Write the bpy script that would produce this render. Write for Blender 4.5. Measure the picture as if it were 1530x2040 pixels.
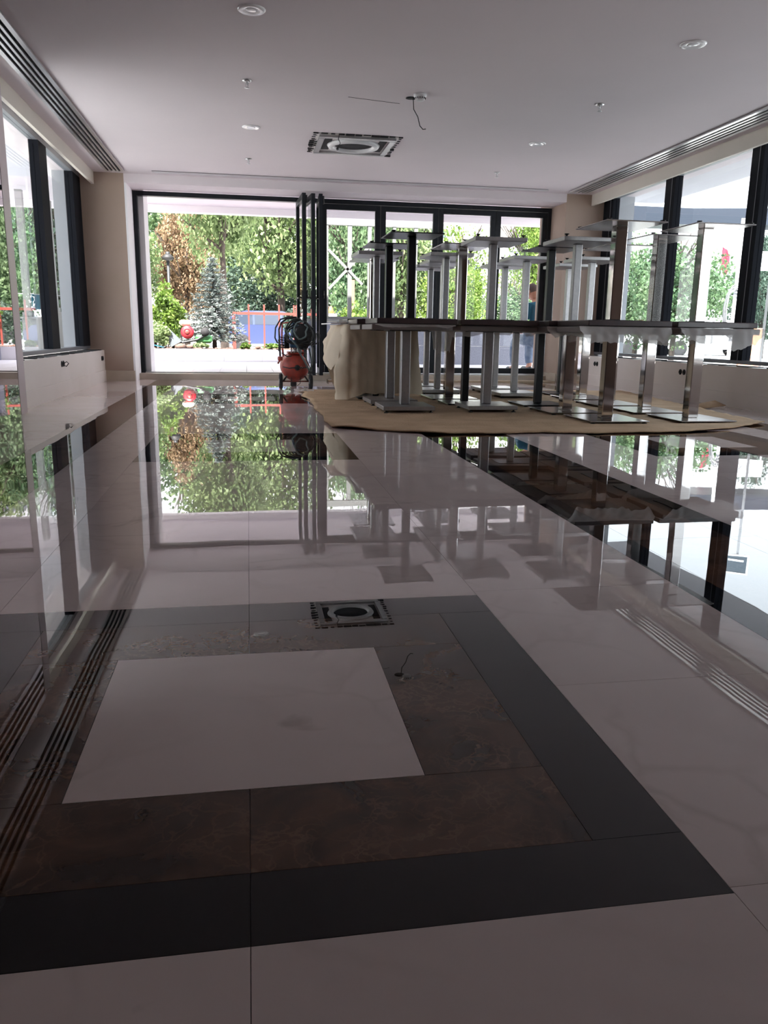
import bpy, math, random
from mathutils import Vector, Matrix
for o in list(bpy.data.objects): bpy.data.objects.remove(o)
SC = bpy.context.scene
COL = SC.collection
R = random.Random(7)

# ------------------------------------------------------------ camera
YAW, PITCH, ROLL, FPX = 0.16977912, 0.22285479, 0.01543381, 1575.4
cy, sy, cp, sp = math.cos(YAW), math.sin(YAW), math.cos(PITCH), math.sin(PITCH)
fw = Vector((sy*cp, cy*cp, -sp)); rt0 = Vector((cy, -sy, 0)); up0 = rt0.cross(fw)
rt = rt0*math.cos(ROLL) + up0*math.sin(ROLL); up = rt.cross(fw)
cam = bpy.data.cameras.new('camera'); camo = bpy.data.objects.new('camera', cam); COL.objects.link(camo)
cam.sensor_fit = 'HORIZONTAL'; cam.sensor_width = 36; cam.lens = FPX*36/1530
cam.clip_start = 0.02; cam.clip_end = 400
camo.matrix_world = Matrix(((rt.x, up.x, -fw.x, 0), (rt.y, up.y, -fw.y, 0), (rt.z, up.z, -fw.z, .70), (0, 0, 0, 1)))
SC.camera = camo

# ------------------------------------------------------------ light
W = bpy.data.worlds.new('sky'); SC.world = W; W.use_nodes = True
nt = W.node_tree; nt.nodes.clear()
wo = nt.nodes.new('ShaderNodeOutputWorld'); bg = nt.nodes.new('ShaderNodeBackground')
tc = nt.nodes.new('ShaderNodeTexCoord'); sx = nt.nodes.new('ShaderNodeSeparateXYZ'); rp = nt.nodes.new('ShaderNodeValToRGB')
nt.links.new(tc.outputs['Generated'], sx.inputs[0]); nt.links.new(sx.outputs['Z'], rp.inputs[0])
rp.color_ramp.elements[0].position = 0.0; rp.color_ramp.elements[0].color = (1, .975, .99, 1)
rp.color_ramp.elements[1].position = 0.9; rp.color_ramp.elements[1].color = (.80, .87, 1, 1)
nt.links.new(rp.outputs[0], bg.inputs[0]); bg.inputs[1].default_value = 2.0
nt.links.new(bg.outputs[0], wo.inputs[0])
sun = bpy.data.lights.new('sun', 'SUN'); sun.energy = 15.0; sun.angle = math.radians(1.0); sun.color = (1, .93, .86)
suno = bpy.data.objects.new('sun', sun); COL.objects.link(suno)
suno.rotation_euler = Vector((.22, .50, -.84)).to_track_quat('-Z', 'Y').to_euler()
SC.view_settings.view_transform = 'Standard'; SC.view_settings.look = 'None'
SC.view_settings.gamma = 1; SC.view_settings.use_curve_mapping = False
SC.view_settings.exposure = 1.2
cyc = SC.cycles
cyc.max_bounces = 14; cyc.diffuse_bounces = 8; cyc.glossy_bounces = 8; cyc.transmission_bounces = 8
cyc.transparent_max_bounces = 32; cyc.sample_clamp_indirect = 6; cyc.use_denoising = True
cyc.caustics_reflective = False; cyc.caustics_refractive = False

# ------------------------------------------------------------ materials
MATS = {}
def mat(name, col, rough=.5, metal=0, spec=.5, noise=None, bump=None, coat=0, emit=None, sheen=0, trans=0):
    """noise=(scale, second colour, amount, detail); bump=(scale, strength)"""
    m = bpy.data.materials.new(name); m.use_nodes = True; t = m.node_tree; b = t.nodes['Principled BSDF']
    b.inputs['Base Color'].default_value = (*col, 1); b.inputs['Roughness'].default_value = rough
    b.inputs['Metallic'].default_value = metal; b.inputs['Specular IOR Level'].default_value = spec
    b.inputs['Coat Weight'].default_value = coat
    if noise or bump:
        g = t.nodes.new('ShaderNodeNewGeometry')
    if noise:
        n = t.nodes.new('ShaderNodeTexNoise'); n.inputs['Scale'].default_value = noise[0]; n.inputs['Detail'].default_value = noise[3] if len(noise) > 3 else 4
        t.links.new(g.outputs['Position'], n.inputs['Vector'])
        r = t.nodes.new('ShaderNodeValToRGB'); r.color_ramp.elements[0].position = .35; r.color_ramp.elements[1].position = .35+noise[2]*.4
        r.color_ramp.elements[0].color = (*col, 1); r.color_ramp.elements[1].color = (*noise[1], 1)
        t.links.new(n.outputs['Fac'], r.inputs[0]); t.links.new(r.outputs[0], b.inputs['Base Color'])
    if bump:
        n = t.nodes.new('ShaderNodeTexNoise'); n.inputs['Scale'].default_value = bump[0]; n.inputs['Detail'].default_value = 3
        t.links.new(g.outputs['Position'], n.inputs['Vector'])
        bp = t.nodes.new('ShaderNodeBump'); bp.inputs['Strength'].default_value = bump[1]; bp.inputs['Distance'].default_value = .01
        t.links.new(n.outputs['Fac'], bp.inputs['Height']); t.links.new(bp.outputs[0], b.inputs['Normal'])
    if emit:
        b.inputs['Emission Color'].default_value = (*emit[0], 1); b.inputs['Emission Strength'].default_value = emit[1]
    if trans:
        out = t.nodes['Material Output']; tr = t.nodes.new('ShaderNodeBsdfTranslucent'); mx = t.nodes.new('ShaderNodeMixShader')
        tr.inputs[0].default_value = (*col, 1); mx.inputs[0].default_value = trans
        t.links.new(b.outputs[0], mx.inputs[1]); t.links.new(tr.outputs[0], mx.inputs[2]); t.links.new(mx.outputs[0], out.inputs[0])
        if noise: t.links.new(r.outputs[0], tr.inputs[0])
    MATS[name] = m
    return m

def leafmat(name, c1, c2, tr=.4):
    m = bpy.data.materials.new(name); m.use_nodes = True; t = m.node_tree; b = t.nodes['Principled BSDF']; out = t.nodes['Material Output']
    g = t.nodes.new('ShaderNodeNewGeometry'); n = t.nodes.new('ShaderNodeTexNoise'); n.inputs['Scale'].default_value = 1.3; n.inputs['Detail'].default_value = 6
    r = t.nodes.new('ShaderNodeValToRGB'); r.color_ramp.elements[0].position = .36; r.color_ramp.elements[1].position = .64
    r.color_ramp.elements[0].color = (*c1, 1); r.color_ramp.elements[1].color = (*c2, 1)
    t.links.new(g.outputs['Position'], n.inputs['Vector']); t.links.new(n.outputs['Fac'], r.inputs[0]); t.links.new(r.outputs[0], b.inputs['Base Color'])
    b.inputs['Roughness'].default_value = .6
    l = t.nodes.new('ShaderNodeBsdfTranslucent'); mx = t.nodes.new('ShaderNodeMixShader'); mx.inputs[0].default_value = tr
    t.links.new(r.outputs[0], l.inputs[0]); t.links.new(b.outputs[0], mx.inputs[1]); t.links.new(l.outputs[0], mx.inputs[2]); t.links.new(mx.outputs[0], out.inputs[0])
    MATS[name] = m; return m

def glassmat(name, tint, ior=1.5):
    m = bpy.data.materials.new(name); m.use_nodes = True; t = m.node_tree; t.nodes.remove(t.nodes['Principled BSDF']); out = t.nodes['Material Output']
    tr = t.nodes.new('ShaderNodeBsdfTransparent'); gl = t.nodes.new('ShaderNodeBsdfGlossy'); fr = t.nodes.new('ShaderNodeFresnel'); mx = t.nodes.new('ShaderNodeMixShader')
    tr.inputs[0].default_value = (*tint, 1); gl.inputs['Roughness'].default_value = .003; fr.inputs[0].default_value = ior
    g = t.nodes.new('ShaderNodeNewGeometry'); mt = t.nodes.new('ShaderNodeMath'); mt.operation = 'MULTIPLY'; s = t.nodes.new('ShaderNodeMath'); s.operation = 'SUBTRACT'
    s.inputs[0].default_value = 1; t.links.new(g.outputs['Backfacing'], s.inputs[1]); t.links.new(fr.outputs[0], mt.inputs[0]); t.links.new(s.outputs[0], mt.inputs[1])
    t.links.new(mt.outputs[0], mx.inputs[0]); t.links.new(tr.outputs[0], mx.inputs[1]); t.links.new(gl.outputs[0], mx.inputs[2]); t.links.new(mx.outputs[0], out.inputs[0])
    MATS[name] = m; return m

def marble(name, base, dark, vein, vein_amt, blot_scale, bumps=.38, rough=.004, stain=0, var=.12, vw=.07):
    m = bpy.data.materials.new(name); m.use_nodes = True; t = m.node_tree; b = t.nodes['Principled BSDF']
    N = t.nodes.new; L = t.links.new
    g = N('ShaderNodeNewGeometry'); oi = N('ShaderNodeObjectInfo')
    ad = N('ShaderNodeVectorMath'); ad.operation = 'ADD'; mu = N('ShaderNodeMath'); mu.operation = 'MULTIPLY'; mu.inputs[1].default_value = 7.0
    L(oi.outputs['Random'], mu.inputs[0]); L(g.outputs['Position'], ad.inputs[0]); L(mu.outputs[0], ad.inputs[1])
    n1 = N('ShaderNodeTexNoise'); n1.inputs['Scale'].default_value = blot_scale; n1.inputs['Detail'].default_value = 8; n1.inputs['Distortion'].default_value = .8
    L(ad.outputs[0], n1.inputs['Vector'])
    r1 = N('ShaderNodeValToRGB'); r1.color_ramp.elements[0].position = .34; r1.color_ramp.elements[1].position = .56
    r1.color_ramp.elements[0].color = (*dark, 1); r1.color_ramp.elements[1].color = (*base, 1); L(n1.outputs['Fac'], r1.inputs[0])
    # veins: distorted voronoi edges
    n2 = N('ShaderNodeTexNoise'); n2.inputs['Scale'].default_value = blot_scale*1.5; n2.inputs['Detail'].default_value = 5; L(ad.outputs[0], n2.inputs['Vector'])
    mm = N('ShaderNodeMixRGB'); mm.blend_type = 'ADD'; mm.inputs[0].default_value = .35; L(ad.outputs[0], mm.inputs[1]); L(n2.outputs['Color'], mm.inputs[2])
    v = N('ShaderNodeTexVoronoi'); v.feature = 'DISTANCE_TO_EDGE'; v.inputs['Scale'].default_value = blot_scale*2.6; L(mm.outputs[0], v.inputs['Vector'])
    r2 = N('ShaderNodeValToRGB'); r2.color_ramp.elements[0].position = 0; r2.color_ramp.elements[1].position = vw
    r2.color_ramp.elements[0].color = (1, 1, 1, 1); r2.color_ramp.elements[1].color = (0, 0, 0, 1); L(v.outputs['Distance'], r2.inputs[0])
    n3 = N('ShaderNodeTexNoise'); n3.inputs['Scale'].default_value = blot_scale; L(ad.outputs[0], n3.inputs['Vector'])
    r3 = N('ShaderNodeMapRange'); r3.inputs[1].default_value = .42; r3.inputs[2].default_value = .68; r3.inputs[3].default_value = 0; r3.inputs[4].default_value = vein_amt; L(n3.outputs['Fac'], r3.inputs[0])
    vm = N('ShaderNodeMath'); vm.operation = 'MULTIPLY'; L(r2.outputs[0], vm.inputs[0]); L(r3.outputs[0], vm.inputs[1])
    mx = N('ShaderNodeMixRGB'); L(vm.outputs[0], mx.inputs[0]); L(r1.outputs[0], mx.inputs[1]); mx.inputs[2].default_value = (*vein, 1)
    cur = mx.outputs[0]
    if stain:
        n4 = N('ShaderNodeTexNoise'); n4.inputs['Scale'].default_value = 3.1; n4.inputs['Detail'].default_value = 10; n4.inputs['Distortion'].default_value = 1.5; L(g.outputs['Position'], n4.inputs['Vector'])
        r4 = N('ShaderNodeMapRange'); r4.inputs[1].default_value = .64; r4.inputs[2].default_value = .72; r4.inputs[4].default_value = stain; L(n4.outputs['Fac'], r4.inputs[0])
        mx2 = N('ShaderNodeMixRGB'); L(r4.outputs[0], mx2.inputs[0]); L(cur, mx2.inputs[1]); mx2.inputs[2].default_value = (.20, .15, .11, 1); cur = mx2.outputs[0]
    hs = N('ShaderNodeHueSaturation'); mr = N('ShaderNodeMapRange'); mr.inputs[3].default_value = 1-var; mr.inputs[4].default_value = 1+var
    L(oi.outputs['Random'], mr.inputs[0]); L(mr.outputs[0], hs.inputs['Value']); L(cur, hs.inputs['Color']); L(hs.outputs[0], b.inputs['Base Color'])
    b.inputs['Roughness'].default_value = rough; b.inputs['IOR'].default_value = 1.56
    # polished but slightly wavy surface
    w = N('ShaderNodeTexNoise'); w.inputs['Scale'].default_value = 2.2; w.inputs['Detail'].default_value = 1; L(g.outputs['Position'], w.inputs['Vector'])
    w2 = N('ShaderNodeTexNoise'); w2.inputs['Scale'].default_value = 16; w2.inputs['Detail'].default_value = 2; L(g.outputs['Position'], w2.inputs['Vector'])
    ml = N('ShaderNodeMath'); ml.operation = 'MULTIPLY'; ml.inputs[1].default_value = .014; L(w2.outputs['Fac'], ml.inputs[0])
    sm = N('ShaderNodeMath'); sm.operation = 'ADD'; L(w.outputs['Fac'], sm.inputs[0]); L(ml.outputs[0], sm.inputs[1])
    bp = N('ShaderNodeBump'); bp.inputs['Strength'].default_value = 1; bp.inputs['Distance'].default_value = .0016*bumps
    L(sm.outputs[0], bp.inputs['Height']); L(bp.outputs[0], b.inputs['Normal'])
    MATS[name] = m; return m

mat('ceiling_paint', (.76, .69, .715), .85, noise=(1.2, (.73, .665, .69), 1), bump=(3, .05))
mat('white_paint', (.78, .74, .73), .6)
mat('cream_paint', (.74, .68, .61), .55, noise=(2, (.70, .65, .58), 1))
mat('parapet_paint', (.86, .80, .76), .5, noise=(2, (.81, .75, .70), 1))
mat('brown_wall', (.40, .30, .25), .7, noise=(1.5, (.36, .27, .21), 1), bump=(60, .08))
mat('beige_stone', (.50, .43, .35), .3, noise=(5, (.42, .36, .29), 1))
mat('grout', (.10, .09, .085), .8)
mat('dark_frame', (.012, .014, .018), .4, spec=.2, noise=(20, (.017, .02, .026), 1))
mat('black_paint', (.008, .009, .012), .3)
mat('grey_frame', (.18, .19, .21), .4)
mat('dark_slot', (.01, .01, .012), .9)
mat('vent_white', (.72, .71, .72), .4)
mat('vent_alu', (.80, .79, .80), .28, .85)
mat('mullion_black', (.010, .011, .015), .7, spec=.08)
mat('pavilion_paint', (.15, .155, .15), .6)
mat('soffit_pink', (.62, .565, .61), .6)
mat('alu', (.62, .62, .63), .3, 1)
mat('brushed_silver', (.46, .45, .45), .38, .85, noise=(40, (.40, .39, .40), 1))
mat('chrome', (.70, .67, .65), .07, 1, bump=(3, .06))
mat('plate_steel', (.48, .46, .45), .22, 1)
mat('mirror', (.50, .47, .48), .012, 1)
mat('pale_profile', (.55, .47, .49), .4, .3)
mat('rubber', (.012, .012, .012), .6)
mat('walnut', (.055, .035, .035), .35, noise=(12, (.04, .025, .028), 1), coat=.3)
mat('taupe_laminate', (.20, .175, .17), .45, noise=(8, (.18, .155, .15), 1))
mat('foam_wrap', (.78, .76, .75), .5, trans=.6, bump=(25, .5))
_t = MATS['foam_wrap'].node_tree; _o = _t.nodes['Material Output']; _s = _o.inputs[0].links[0].from_socket
_x = _t.nodes.new('ShaderNodeMixShader'); _x.inputs[0].default_value = .32; _tr = _t.nodes.new('ShaderNodeBsdfTransparent')
_t.links.new(_s, _x.inputs[1]); _t.links.new(_tr.outputs[0], _x.inputs[2]); _t.links.new(_x.outputs[0], _o.inputs[0])
mat('dust_sheet', (.74, .62, .47), .75, noise=(2.5, (.65, .54, .41), 1), bump=(9, .6), trans=.12)
mat('cardboard', (.36, .27, .18), .85, noise=(7, (.24, .17, .11), 1.2, 10), bump=(30, .5))
mat('carpet_felt', (.58, .40, .25), .95, noise=(4, (.40, .27, .16), 1.2, 8), bump=(60, .8))
mat('tile_white', (.80, .76, .78), .35)
mat('outside_white', (.88, .86, .88), .6)
mat('outside_grey', (.40, .42, .45), .7)
mat('granite', (.13, .14, .18), .5, noise=(60, (.24, .25, .29), 1))
mat('soil', (.07, .045, .035), .95, noise=(8, (.16, .10, .08), 1), bump=(12, 1))
mat('asphalt', (.50, .49, .48), .9, noise=(3, (.44, .43, .43), 1))
mat('asphalt_dark', (.26, .255, .26), .9, noise=(3, (.22, .22, .22), 1))
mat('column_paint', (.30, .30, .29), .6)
mat('soffit_grey', (.50, .50, .55), .6)
mat('grass', (.17, .26, .06), .9, noise=(2, (.26, .34, .10), 1))
mat('bark', (.030, .022, .018), .9, noise=(9, (.06, .045, .036), 1), bump=(20, .8))
mat('car_blue', (.055, .075, .17), .2, .3, coat=.8)
mat('car_white', (.75, .77, .80), .25, coat=.6)
mat('car_dark', (.06, .07, .09), .3, coat=.6)
mat('car_glass', (.03, .04, .06), .05)
mat('tyre', (.015, .015, .017), .8)
mat('red_paint', (.22, .045, .035), .45)
mat('compressor_red', (.42, .055, .035), .5, noise=(18, (.22, .05, .04), 1))
mat('motor_black', (.02, .022, .025), .5)
mat('motor_blue', (.02, .07, .13), .5)
mat('hose_black', (.018, .02, .022), .4)
mat('hose_green', (.10, .14, .14), .4)
mat('engine_red', (.30, .012, .025), .4)
mat('mixer_grey', (.12, .14, .155), .6)
mat('mixer_green', (.05, .18, .06), .5)
mat('ivory', (.75, .68, .52), .5)
mat('orange', (.80, .18, .06), .6)
mat('orange_board', (.30, .15, .09), .7)
mat('facade_white', (.80, .80, .80), .7)
mat('facade_grey', (.14, .15, .19), .6)
mat('navy_fascia', (.018, .024, .038), .4)
mat('window_far', (.10, .13, .17), .1)
mat('teal_shirt', (.02, .13, .22), .85, bump=(14, .4))
mat('jeans', (.10, .15, .24), .85, noise=(10, (.24, .30, .38), 1))
mat('skin', (.50, .25, .17), .5)
mat('hair', (.11, .085, .08), .9)
mat('flag_red', (.35, .03, .06), .7, trans=.3)
mat('cloth_blue', (.01, .13, .20), .8, trans=.2)
mat('sign_white', (.85, .87, .9), .5)
mat('sign_dark', (.08, .11, .14), .4)
mat('bucket_white', (.75, .74, .70), .4)
mat('lamp_trim', (.95, .94, .95), .2, spec=1)
mat('lamp_glass', (.88, .87, .90), .15, spec=1)
mat('brick_orange', (.55, .27, .15), .8)
glassmat('glass', (.97, .985, .985)); glassmat('glass_tint', (.90, .95, .965))
marble('marble_cream', (.76, .655, .635), (.69, .59, .57), (.50, .42, .385), .35, 1.6, stain=.3, var=.03)
marble('marble_brown', (.105, .052, .031), (.030, .020, .017), (.20, .105, .06), .7, 6.5, var=.06, vw=.09)
marble('marble_black', (.0035, .004, .007), (.002, .002, .0035), (.03, .03, .04), .1, 3.0, var=.1)
leafmat('leaf_yellow', (.075, .125, .04), (.225, .30, .13)); leafmat('leaf_green', (.045, .10, .045), (.14, .215, .10))
leafmat('leaf_dark', (.025, .052, .036), (.075, .12, .085), .25); leafmat('leaf_copper', (.17, .11, .065), (.30, .21, .12))
leafmat('leaf_blue', (.055, .075, .070), (.17, .205, .19), .15); leafmat('leaf_purple', (.014, .014, .018), (.045, .042, .048), .2)
leafmat('leaf_lime', (.06, .12, .012), (.17, .26, .045))

# ------------------------------------------------------------ geometry helpers
class MB:
    def __init__(s): s.v = []; s.f = []; s.mi = []; s.sm = []; s.m = 0; s.smooth = False
    def add(s, vs, fs):
        o = len(s.v); s.v += [tuple(v) for v in vs]
        for f in fs: s.f.append([o+i for i in f]); s.mi.append(s.m); s.sm.append(s.smooth)
        return s
    def box(s, x0, x1, y0, y1, z0, z1):
        return s.add([(x0, y0, z0), (x1, y0, z0), (x1, y1, z0), (x0, y1, z0), (x0, y0, z1), (x1, y0, z1), (x1, y1, z1), (x0, y1, z1)],
                     [(0, 3, 2, 1), (4, 5, 6, 7), (0, 1, 5, 4), (1, 2, 6, 5), (2, 3, 7, 6), (3, 0, 4, 7)])
    def cbox(s, x0, x1, y0, y1, z0, z1, b):
        """box with chamfered vertical and horizontal edges"""
        b = min(b, (x1-x0)*.45, (y1-y0)*.45, (z1-z0)*.45)
        rings = []
        for z, i in ((z0, b), (z0+b, 0), (z1-b, 0), (z1, b)):
            X0, X1, Y0, Y1 = x0+i, x1-i, y0+i, y1-i; c = b if i == 0 else b*.4
            rings.append([(X0+c, Y0, z), (X1-c, Y0, z), (X1, Y0+c, z), (X1, Y1-c, z), (X1-c, Y1, z), (X0+c, Y1, z), (X0, Y1-c, z), (X0, Y0+c, z)])
        vs = [p for r in rings for p in r]; fs = [tuple(range(7, -1, -1)), tuple(range(24, 32))]
        for k in range(3):
            for j in range(8): a = k*8+j; c = k*8+(j+1) % 8; fs.append((a, c, c+8, a+8))
        return s.add(vs, fs)
    def obox(s, p0, p1, w, h, upv=(0, 0, 1)):
        """bar between two points"""
        p0 = Vector(p0); p1 = Vector(p1); d = (p1-p0).normalized(); u = Vector(upv)
        if abs(d.dot(u)) > .95: u = Vector((0, 1, 0))
        a = d.cross(u).normalized()*w/2; c = a.cross(d).normalized()*h/2
        vs = [p+sa*a+sc*c for p in (p0, p1) for sa, sc in ((-1, -1), (1, -1), (1, 1), (-1, 1))]
        return s.add(vs, [(0, 3, 2, 1), (4, 5, 6, 7), (0, 1, 5, 4), (1, 2, 6, 5), (2, 3, 7, 6), (3, 0, 4, 7)])
    def tube(s, pts, r, n=8, cap=True):
        pts = [Vector(p) for p in pts]; rr = r if isinstance(r, (list, tuple)) else [r]*len(pts)
        vs = []; fs = []; prev = None
        for i, p in enumerate(pts):
            d = (pts[min(i+1, len(pts)-1)]-pts[max(i-1, 0)])
            d = d.normalized() if d.length > 1e-9 else Vector((0, 0, 1))
            a = (prev - d*prev.dot(d)) if prev is not None else d.orthogonal()
            if a.length < 1e-6: a = d.orthogonal()
            a.normalize(); prev = a; c = d.cross(a)
            for j in range(n):
                t = 2*math.pi*j/n; vs.append(p+(a*math.cos(t)+c*math.sin(t))*rr[i])
        for i in range(len(pts)-1):
            for j in range(n): q = (j+1) % n; fs.append((i*n+j, i*n+q, (i+1)*n+q, (i+1)*n+j))
        if cap: fs += [tuple(range(n-1, -1, -1)), tuple(range((len(pts)-1)*n, len(pts)*n))]
        sv = s.smooth; s.smooth = True; s.add(vs, fs); s.smooth = sv; return s
    def cyl(s, p0, p1, r, n=16): return s.tube([p0, p1], r, n)
    def lathe(s, prof, c=(0, 0, 0), ax='z', n=24):
        """prof: (radius, height) list"""
        vs = []; fs = []
        for r, h in prof:
            for j in range(n):
                t = 2*math.pi*j/n; a, b = r*math.cos(t), r*math.sin(t)
                p = (a, b, h) if ax == 'z' else ((a, h, -b) if ax == 'y' else (h, a, b))
                vs.append((c[0]+p[0], c[1]+p[1], c[2]+p[2]))
        for i in range(len(prof)-1):
            for j in range(n): q = (j+1) % n; fs.append((i*n+j, i*n+q, (i+1)*n+q, (i+1)*n+j))
        if prof[0][0] > 1e-5: fs.append(tuple(range(n-1, -1, -1)))
        if prof[-1][0] > 1e-5: fs.append(tuple(range((len(prof)-1)*n, len(prof)*n)))
        sv = s.smooth; s.smooth = True; s.add(vs, fs); s.smooth = sv; return s
    def prism(s, poly, y0, y1, ax='y'):
        """poly in (x,z) extruded along y (or (y,z) along x)"""
        n = len(poly)
        P = (lambda a, b, t: (a, t, b)) if ax == 'y' else ((lambda a, b, t: (t, a, b)) if ax == 'x' else (lambda a, b, t: (a, b, t)))
        vs = [P(a, b, y0) for a, b in poly]+[P(a, b, y1) for a, b in poly]
        fs = [tuple(range(n)), tuple(range(2*n-1, n-1, -1))]+[(i, i+n, (i+1) % n+n, (i+1) % n) for i in range(n)]
        return s.add(vs, fs)
    def mesh(s, name, *ms):
        me = bpy.data.meshes.new(name); me.from_pydata(s.v, [], s.f)
        for m in ms: me.materials.append(MATS[m])
        me.polygons.foreach_set('material_index', s.mi); me.polygons.foreach_set('use_smooth', s.sm); me.update()
        return me
    def obj(s, name, ms, parent=None, loc=(0, 0, 0), **tags):
        ms = (ms,) if isinstance(ms, str) else ms
        return link(name, s.mesh(name, *ms), parent, loc, **tags)

def link(name, data, parent=None, loc=(0, 0, 0), **tags):
    o = bpy.data.objects.new(name, data); COL.objects.link(o); o.parent = parent; o.location = loc
    for k, v in tags.items(): o[k] = v
    return o
def thing(name, label, cat, loc=(0, 0, 0), group=None, rz=0):
    o = link(name, None, None, loc, label=label, category=cat); o.empty_display_size = .1; o.rotation_euler.z = rz
    if group: o['group'] = group
    return o
def struct(name, loc=(0, 0, 0)):
    o = link(name, None, None, loc, kind='structure'); o.empty_display_size = .1; return o
def copy_tree(o, parent=None, **tags):
    c = o.copy(); COL.objects.link(c); c.parent = parent
    for k, v in tags.items(): c[k] = v
    for ch in list(o.children): copy_tree(ch, c)
    return c
def bx(*a): return MB().box(*a)

# ------------------------------------------------------------ room shell
H = 2.68
YB = -3.5
fl = bx(-2.4, 5.6, YB, 12.1, -.12, -.011).obj('floor', 'grout', kind='structure')
SLABS = {}
def slab(x0, x1, y0, y1, m):
    g = .0005
    w, d = round(x1-x0, 4), round(y1-y0, 4); key = (w, d, m)
    if key not in SLABS: SLABS[key] = MB().box(g, w-g, g, d-g, -.011, 0).mesh('marble_slab', m)
    link('marble_slab', SLABS[key], fl, (x0, y0, 0))
def run(x0, x1, y0, y1, m, nx=1, step=.6):
    ny = max(1, round((y1-y0)/step))
    for i in range(nx):
        for j in range(ny):
            slab(x0+(x1-x0)*i/nx, x0+(x1-x0)*(i+1)/nx, y0+(y1-y0)*j/ny, y0+(y1-y0)*(j+1)/ny, m)
W_, B_, K_ = 'marble_cream', 'marble_brown', 'marble_black'
def square(cx, y0):
    a, b, c = .6175, .4805, .2805; xm = cx; ym = y0+.6
    bb = .13
    for sx_ in (0, 1):
        X0, X1 = (cx-a, cx) if sx_ == 0 else (cx, cx+a)
        slab(X0, X1, y0, y0+bb, K_); slab(X0, X1, y0+1.2-bb, y0+1.2, K_)
        x0, x1 = (cx-b, cx) if sx_ == 0 else (cx, cx+b)
        slab(x0, x1, y0+bb, y0+.33, B_); slab(x0, x1, y0+.87, y0+1.2-bb, B_)
    slab(cx-a, cx-b, y0+bb, y0+1.2-bb, K_); slab(cx+b, cx+a, y0+bb, y0+1.2-bb, K_)
    slab(cx-b, cx-c, y0+.33, y0+.87, B_); slab(cx+c, cx+b, y0+.33, y0+.87, B_)
    slab(cx-c, cx+c, y0+.33, y0+.87, W_)
YS = [.80, 4.38, 7.96]
YE = 11.8
for cx in (-.0125, 3.0275):
    for y in YS: square(cx, y)
    for y0, y1 in ((.2, .8), (2.0, 4.38), (5.58, 7.96), (9.16, YE)): run(cx-.6175, cx+.6175, y0, y1, W_, 2)
run(-1.95, -1.28, .2, YE, W_); run(-1.28, -.945, .2, YE, B_, 1, 1.2); run(-.945, -.63, .2, YE, W_, 1, 1.2)
run(.605, 1.205, .2, YE, W_); run(1.205, 1.32, .2, YE, K_, 1, 1.2); run(1.32, 1.695, .2, YE, B_, 1, 1.2); run(1.695, 1.81, .2, YE, K_, 1, 1.2)
run(1.81, 2.41, .2, YE, W_); run(3.645, 3.965, .2, YE, W_, 1, 1.2); run(3.965, 4.295, .2, YE, B_, 1, 1.2); run(4.295, 4.93, .2, YE, W_)
run(-1.95, 4.93, YB+.05, .2, W_, 5, 1.2)

bx(-2.6, 5.6, YB, 12.5, H+.0, H+.3).obj('ceiling', 'ceiling_paint', kind='structure')
# far wall : lintel, pillars
bx(-1.557, 4.552, 11.45, 12.0, 2.565, H).obj('lintel', 'ceiling_paint', kind='structure')
bx(-2.15, -1.557, 11.45, 12.5, 0, H).obj('pillar_left', 'brown_wall', kind='structure')
bx(4.552, 5.14, 11.45, 12.5, 0, H).obj('pillar_right', 'brown_wall', kind='structure')
bx(-2.45, -2.2, 11.46, 12.5, -.1, 3.2).obj('wall_outer_left', 'outside_grey', kind='structure')
bx(5.2, 5.6, 11.46, 12.5, -.1, 3.2).obj('wall_outer_right', 'outside_grey', kind='structure')
bx(-1.556, -1.53, 11.452, 12.62, .0, 2.565).obj('trim_1', 'outside_white', kind='structure')
bx(-1.53, -1.40, 12.13, 12.62, .09, 2.6).obj('trim_2', 'outside_white', kind='structure')
bx(-1.95, -1.54, 11.42, 11.449, 0, .14).obj('baseboard_left', 'beige_stone', kind='structure')
b_ = MB().box(4.54, 5.0, 11.42, 11.449, 0, .14); b_.box(4.525, 4.551, 11.42, 12.0, 0, .14)
b_.obj('baseboard_right', 'beige_stone', kind='structure')
bx(-1.53, 4.55, 11.80, 12.2, -.1, .085).obj('threshold', 'beige_stone', kind='structure')
# parapets and solid walls
YL, YRt = 5.2, 2.4      # nearest window ends
for nm, x0, x1, y0 in (('left', -2.25, -1.93, YL), ('right', 4.93, 5.25, YRt)):
    p = MB().box(x0, x1, y0, 11.449, 0, .415)
    p.obj('wall_parapet_'+nm, 'parapet_paint', kind='structure')
    xx = (x1, x1+.012) if nm == 'left' else (x0-.012, x0)
    bx(xx[0], xx[1], y0, 11.42, 0, .15).obj('baseboard_parapet_'+nm, 'parapet_paint', kind='structure')
bx(-2.35, -2.1, YB, YL, 0, H).obj('wall_left', 'brown_wall', kind='structure')
bx(5.1, 5.35, YB, YRt, 0, H).obj('wall_right', 'brown_wall', kind='structure')
bx(-2.35, 5.35, YB-.2, YB, 0, H).obj('wall_back', 'brown_wall', kind='structure')
bx(-1.965, -1.93, YB, 11.449, 2.53, H).obj('pelmet_left', 'cream_paint', kind='structure')
bx(4.93, 4.965, YB, 11.449, 2.53, H).obj('pelmet_right', 'cream_paint', kind='structure')
# broken render line above the parapets : dark gap strips
for nm, x0, x1, y0 in (('left', -2.12, -1.94, YL), ('right', 4.94, 5.11, YRt)):
    g = MB(); y = y0
    while y < 11.2:
        l = R.uniform(.08, .5); g.box(x0, x1, y, min(y+l, 11.3), .4151, .4151+R.uniform(.004, .012)); y += l+R.uniform(.02, .35)
    g.obj('trim_gap_'+nm, 'dark_slot', kind='structure')

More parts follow.
